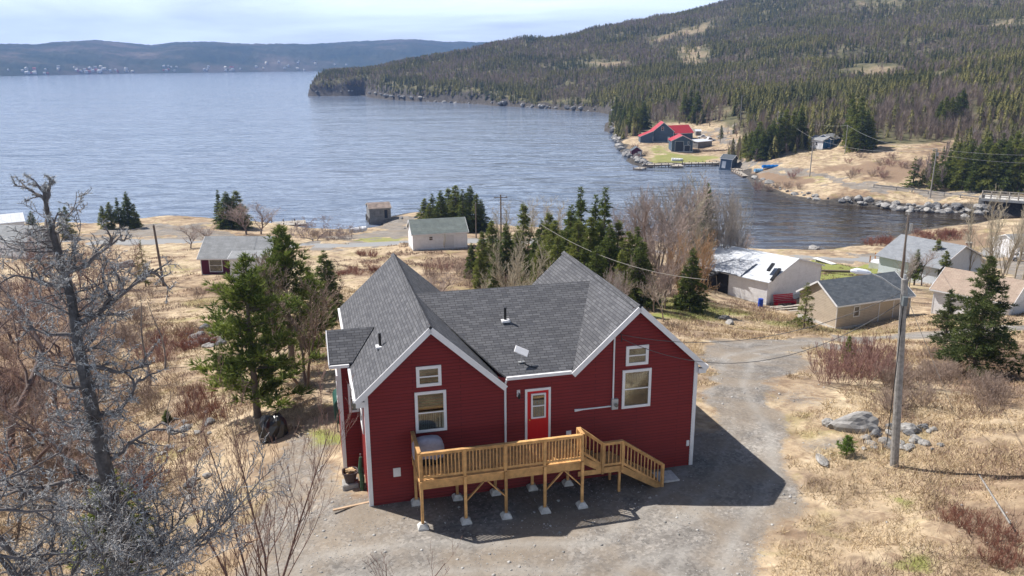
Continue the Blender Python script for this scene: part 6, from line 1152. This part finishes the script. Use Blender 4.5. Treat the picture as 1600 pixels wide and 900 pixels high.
for _ in range(30): u, v = rg.uniform(255, 330), rg.uniform(640, 800); stone(at(u, v), rg.uniform(.12, .35), 'pale stone in the ditch behind the bare birch', 'stones in the ditch on the left', 'stone')
for _ in range(16): u, v = rg.uniform(570, 700), rg.uniform(336, 360); stone(at(u, v), rg.uniform(.3, .9), 'stone along the gravel spit near the boat shed', 'stones on the gravel spit', 'stone')
# ---------- loose ground cover near the camera
g = np.random.default_rng(88); N_ = 420000; az = g.uniform(rad(-44), rad(42), N_); Dm = 18+(g.random(N_)**1.0)*125; x = np.sin(az)*Dm; y = np.cos(az)*Dm; Bm = cover(BROWN, x, y); Rm = cover(GRAVEL, x, y); q = fbm(x, y, 2.2, 4, 191)+.5*fbm(x, y, 9, 3, 192); c_, s_ = math.cos(PSI), math.sin(PSI); hx_, hy_ = c_*(x-HX)+s_*(y-HY), -s_*(x-HX)+c_*(y-HY)
k = (q+Bm*.55-Rm*2 > .27) & ~((hx_ > -1.5) & (hx_ < 14) & (hy_ > -3) & (hy_ < 12)); x, y, Dk = x[k], y[k], Dm[k]; z = ground(x, y); n = len(x); V, T = blades(np.stack([x, y, z-.02], 1), unit(np.stack([g.normal(0, .45, n), g.normal(0, .45, n), np.ones(n)], 1)), g.uniform(.12, .5, n), .003+.00025*Dk, g)
c = np.array([.13, .09, .07])+np.array([.27, .18, .14])*g.random((n, 1)); tag(link('dead_brush', npmesh('dead_brush', V, T, np.repeat(c, 3, 0)), twigm), 'low brown dead stems and weeds over the rough ground', kind='stuff'); print('brush', n)
g = np.random.default_rng(31); N_ = 460000; az = g.uniform(rad(-42), rad(42), N_); Dm = 17+ (g.random(N_)**1.25)*75; x = np.sin(az)*Dm; y = np.cos(az)*Dm
Rm = cover(GRAVEL, x, y); Bm = cover(BROWN, x, y); Gm = cover(GREEN, x, y); cl = fbm(x, y, 1.1, 4, 91)*.9+fbm(x, y, 6, 3, 92)*.7+.12; c_, s_ = math.cos(PSI), math.sin(PSI); hx_, hy_ = c_*(x-HX)+s_*(y-HY), -s_*(x-HX)+c_*(y-HY); outh = ~((hx_ > -1.3) & (hx_ < 13.5) & (hy_ > -2.2) & (hy_ < 12))
k = (cl+(.12-Rm*1.5) > 0) & outh; xx, yy, cc, Dk = x[k], y[k], cl[k], Dm[k]; zz = ground(xx, yy); n = len(xx); gm_, bm_ = Gm[k][:, None], Bm[k][:, None]
hh = g.uniform(.08, .26, n)*np.clip(.6+cc*1.2, .5, 1.6); dr = unit(np.stack([g.normal(0, .7, n), g.normal(0, .7, n), np.full(n, .75)], 1)); V, T = blades(np.stack([xx, yy, zz-.01], 1), dr, hh*1.5, .003+.00028*Dk, g)
c = np.array([.26, .185, .11])+(np.array([.66, .52, .33])-np.array([.26, .185, .11]))*np.clip(g.random((n, 1))*.7+.3+fbm(xx, yy, 4, 3, 95)[:, None]*.7, 0, 1); c = c*(1-.75*gm_)+np.array([.18, .22, .05])*.75*gm_; c = c*(1-.6*bm_)+np.array([.24, .14, .09])*.6*bm_
tag(link('grass', npmesh('grass', V, T, np.repeat(c, 3, 0)), twigm), 'dead straw coloured grass over the open ground', kind='stuff'); print('blades', n)
N_ = 110000; az = g.uniform(rad(-40), rad(42), N_); Dm = 18+(g.random(N_)**1.4)*45; x = np.sin(az)*Dm; y = np.cos(az)*Dm; Rm = cover(GRAVEL, x, y); edge = (1-np.abs(Rm-.5)*2)*.8+.06+.5*(Rm > .5); k = g.random(N_) < edge*np.clip(.5+fbm(x, y, 3, 3, 14), .1, 1); x, y = x[k], y[k]; z = ground(x, y); n = len(x)
ic = np.array([(1, 0, -.3), (-.5, .87, -.3), (-.5, -.87, -.3), (.2, .1, .7), (-.3, -.4, .5), (.5, -.5, .3)]); it = np.array([(0, 1, 3), (1, 4, 3), (1, 2, 4), (2, 5, 4), (2, 0, 5), (0, 3, 5), (3, 4, 5), (0, 2, 1)]); sz = g.uniform(.010, .034, n)*(1+2.2*(g.random(n) > .96)); a = g.uniform(0, 6.28, n)
V = np.empty((n, 6, 3)); V[..., 0] = (ic[:, 0]*np.cos(a)[:, None]-ic[:, 1]*np.sin(a)[:, None])*sz[:, None]+x[:, None]; V[..., 1] = (ic[:, 0]*np.sin(a)[:, None]+ic[:, 1]*np.cos(a)[:, None])*sz[:, None]+y[:, None]; V[..., 2] = ic[:, 2]*sz[:, None]*.7+z[:, None]+.004
c = np.repeat(g.uniform(.2, .52, n)[:, None]*np.array([[1, .97, .93]]), 6, 0); tag(link('gravel_stones', npmesh('gravel_stones', V.reshape(-1, 3), (it[None]+np.arange(n)[:, None, None]*6).reshape(-1, 3), c), twigm), 'loose gravel stones along the drive', kind='stuff')

# ---------- labels that tell the members of the smaller groups apart, counted from the left of the view
_one = 'first second third fourth fifth sixth seventh eighth ninth tenth eleventh twelfth thirteenth fourteenth fifteenth sixteenth seventeenth eighteenth nineteenth'.split()
def ordn(n): return _one[n-1] if n < 20 else ('twentieth', 'thirtieth', 'fortieth')[n//10-2] if n % 10 == 0 else ('twenty-', 'thirty-', 'forty-')[n//10-2]+_one[n % 10-1]
for grp, ph in (('spruces in the belt behind the red house', 'spruce from the left in the thick belt behind the red house roof'), ('tall bare trees by the inlet', 'tall leafless birch from the left in the grey-pink stand by the inlet'), ('shore spruces behind the white shed', 'spruce from the left in the shore clump behind the white shed'),
 ('pale poplars at the right by the bridge', 'tall pale poplar from the left in the row by the bridge'), ('spruces in the clump above the bridge', 'spruce from the left in the clump above the bridge'), ('spruces in the pinkish wood', 'dark spruce from the left in the pinkish hillside wood'), ('spruces around the blue cabin', 'spruce from the left around the blue cabin'),
 ('spruces between lane and cove road', 'green spruce from the left between gravel lane and cove road'), ('spruces on the wooded point', 'olive spruce from the left on the wooded point'), ('slim bare trees against the inlet', 'slim bare tree from the left standing against the inlet'), ('bare trees behind the right gable', 'bushy leafless tree from the left behind the right gable'),
 ('orange-brown bare trees by the derelict shed', 'orange-brown leafless tree from the left by the derelict shed'), ('pale birches behind the middle roof', 'pale tan birch from the left behind the middle roof'), ('pale shore trees above the middle spruces', 'pale shore tree from the left above the middle spruces'), ('scrub trees of the left thicket', 'brown scrub tree from the left in the left edge thicket'),
 ('reddish bushes beside the drive', 'reddish bush from the left beside the gravel drive'), ('rust red bushes by the woodpile', 'rust red bush from the left by the woodpile'), ('low rusty bushes at the lower right', 'low rusty bush from the left at the lower right')):
    M = [o for o in S.objects if o.get('group') == grp]; M.sort(key=lambda o: proj(o.location)[0])
    for i, o in enumerate(M): o['label'] = f'{ordn(i+1)} {ph}'
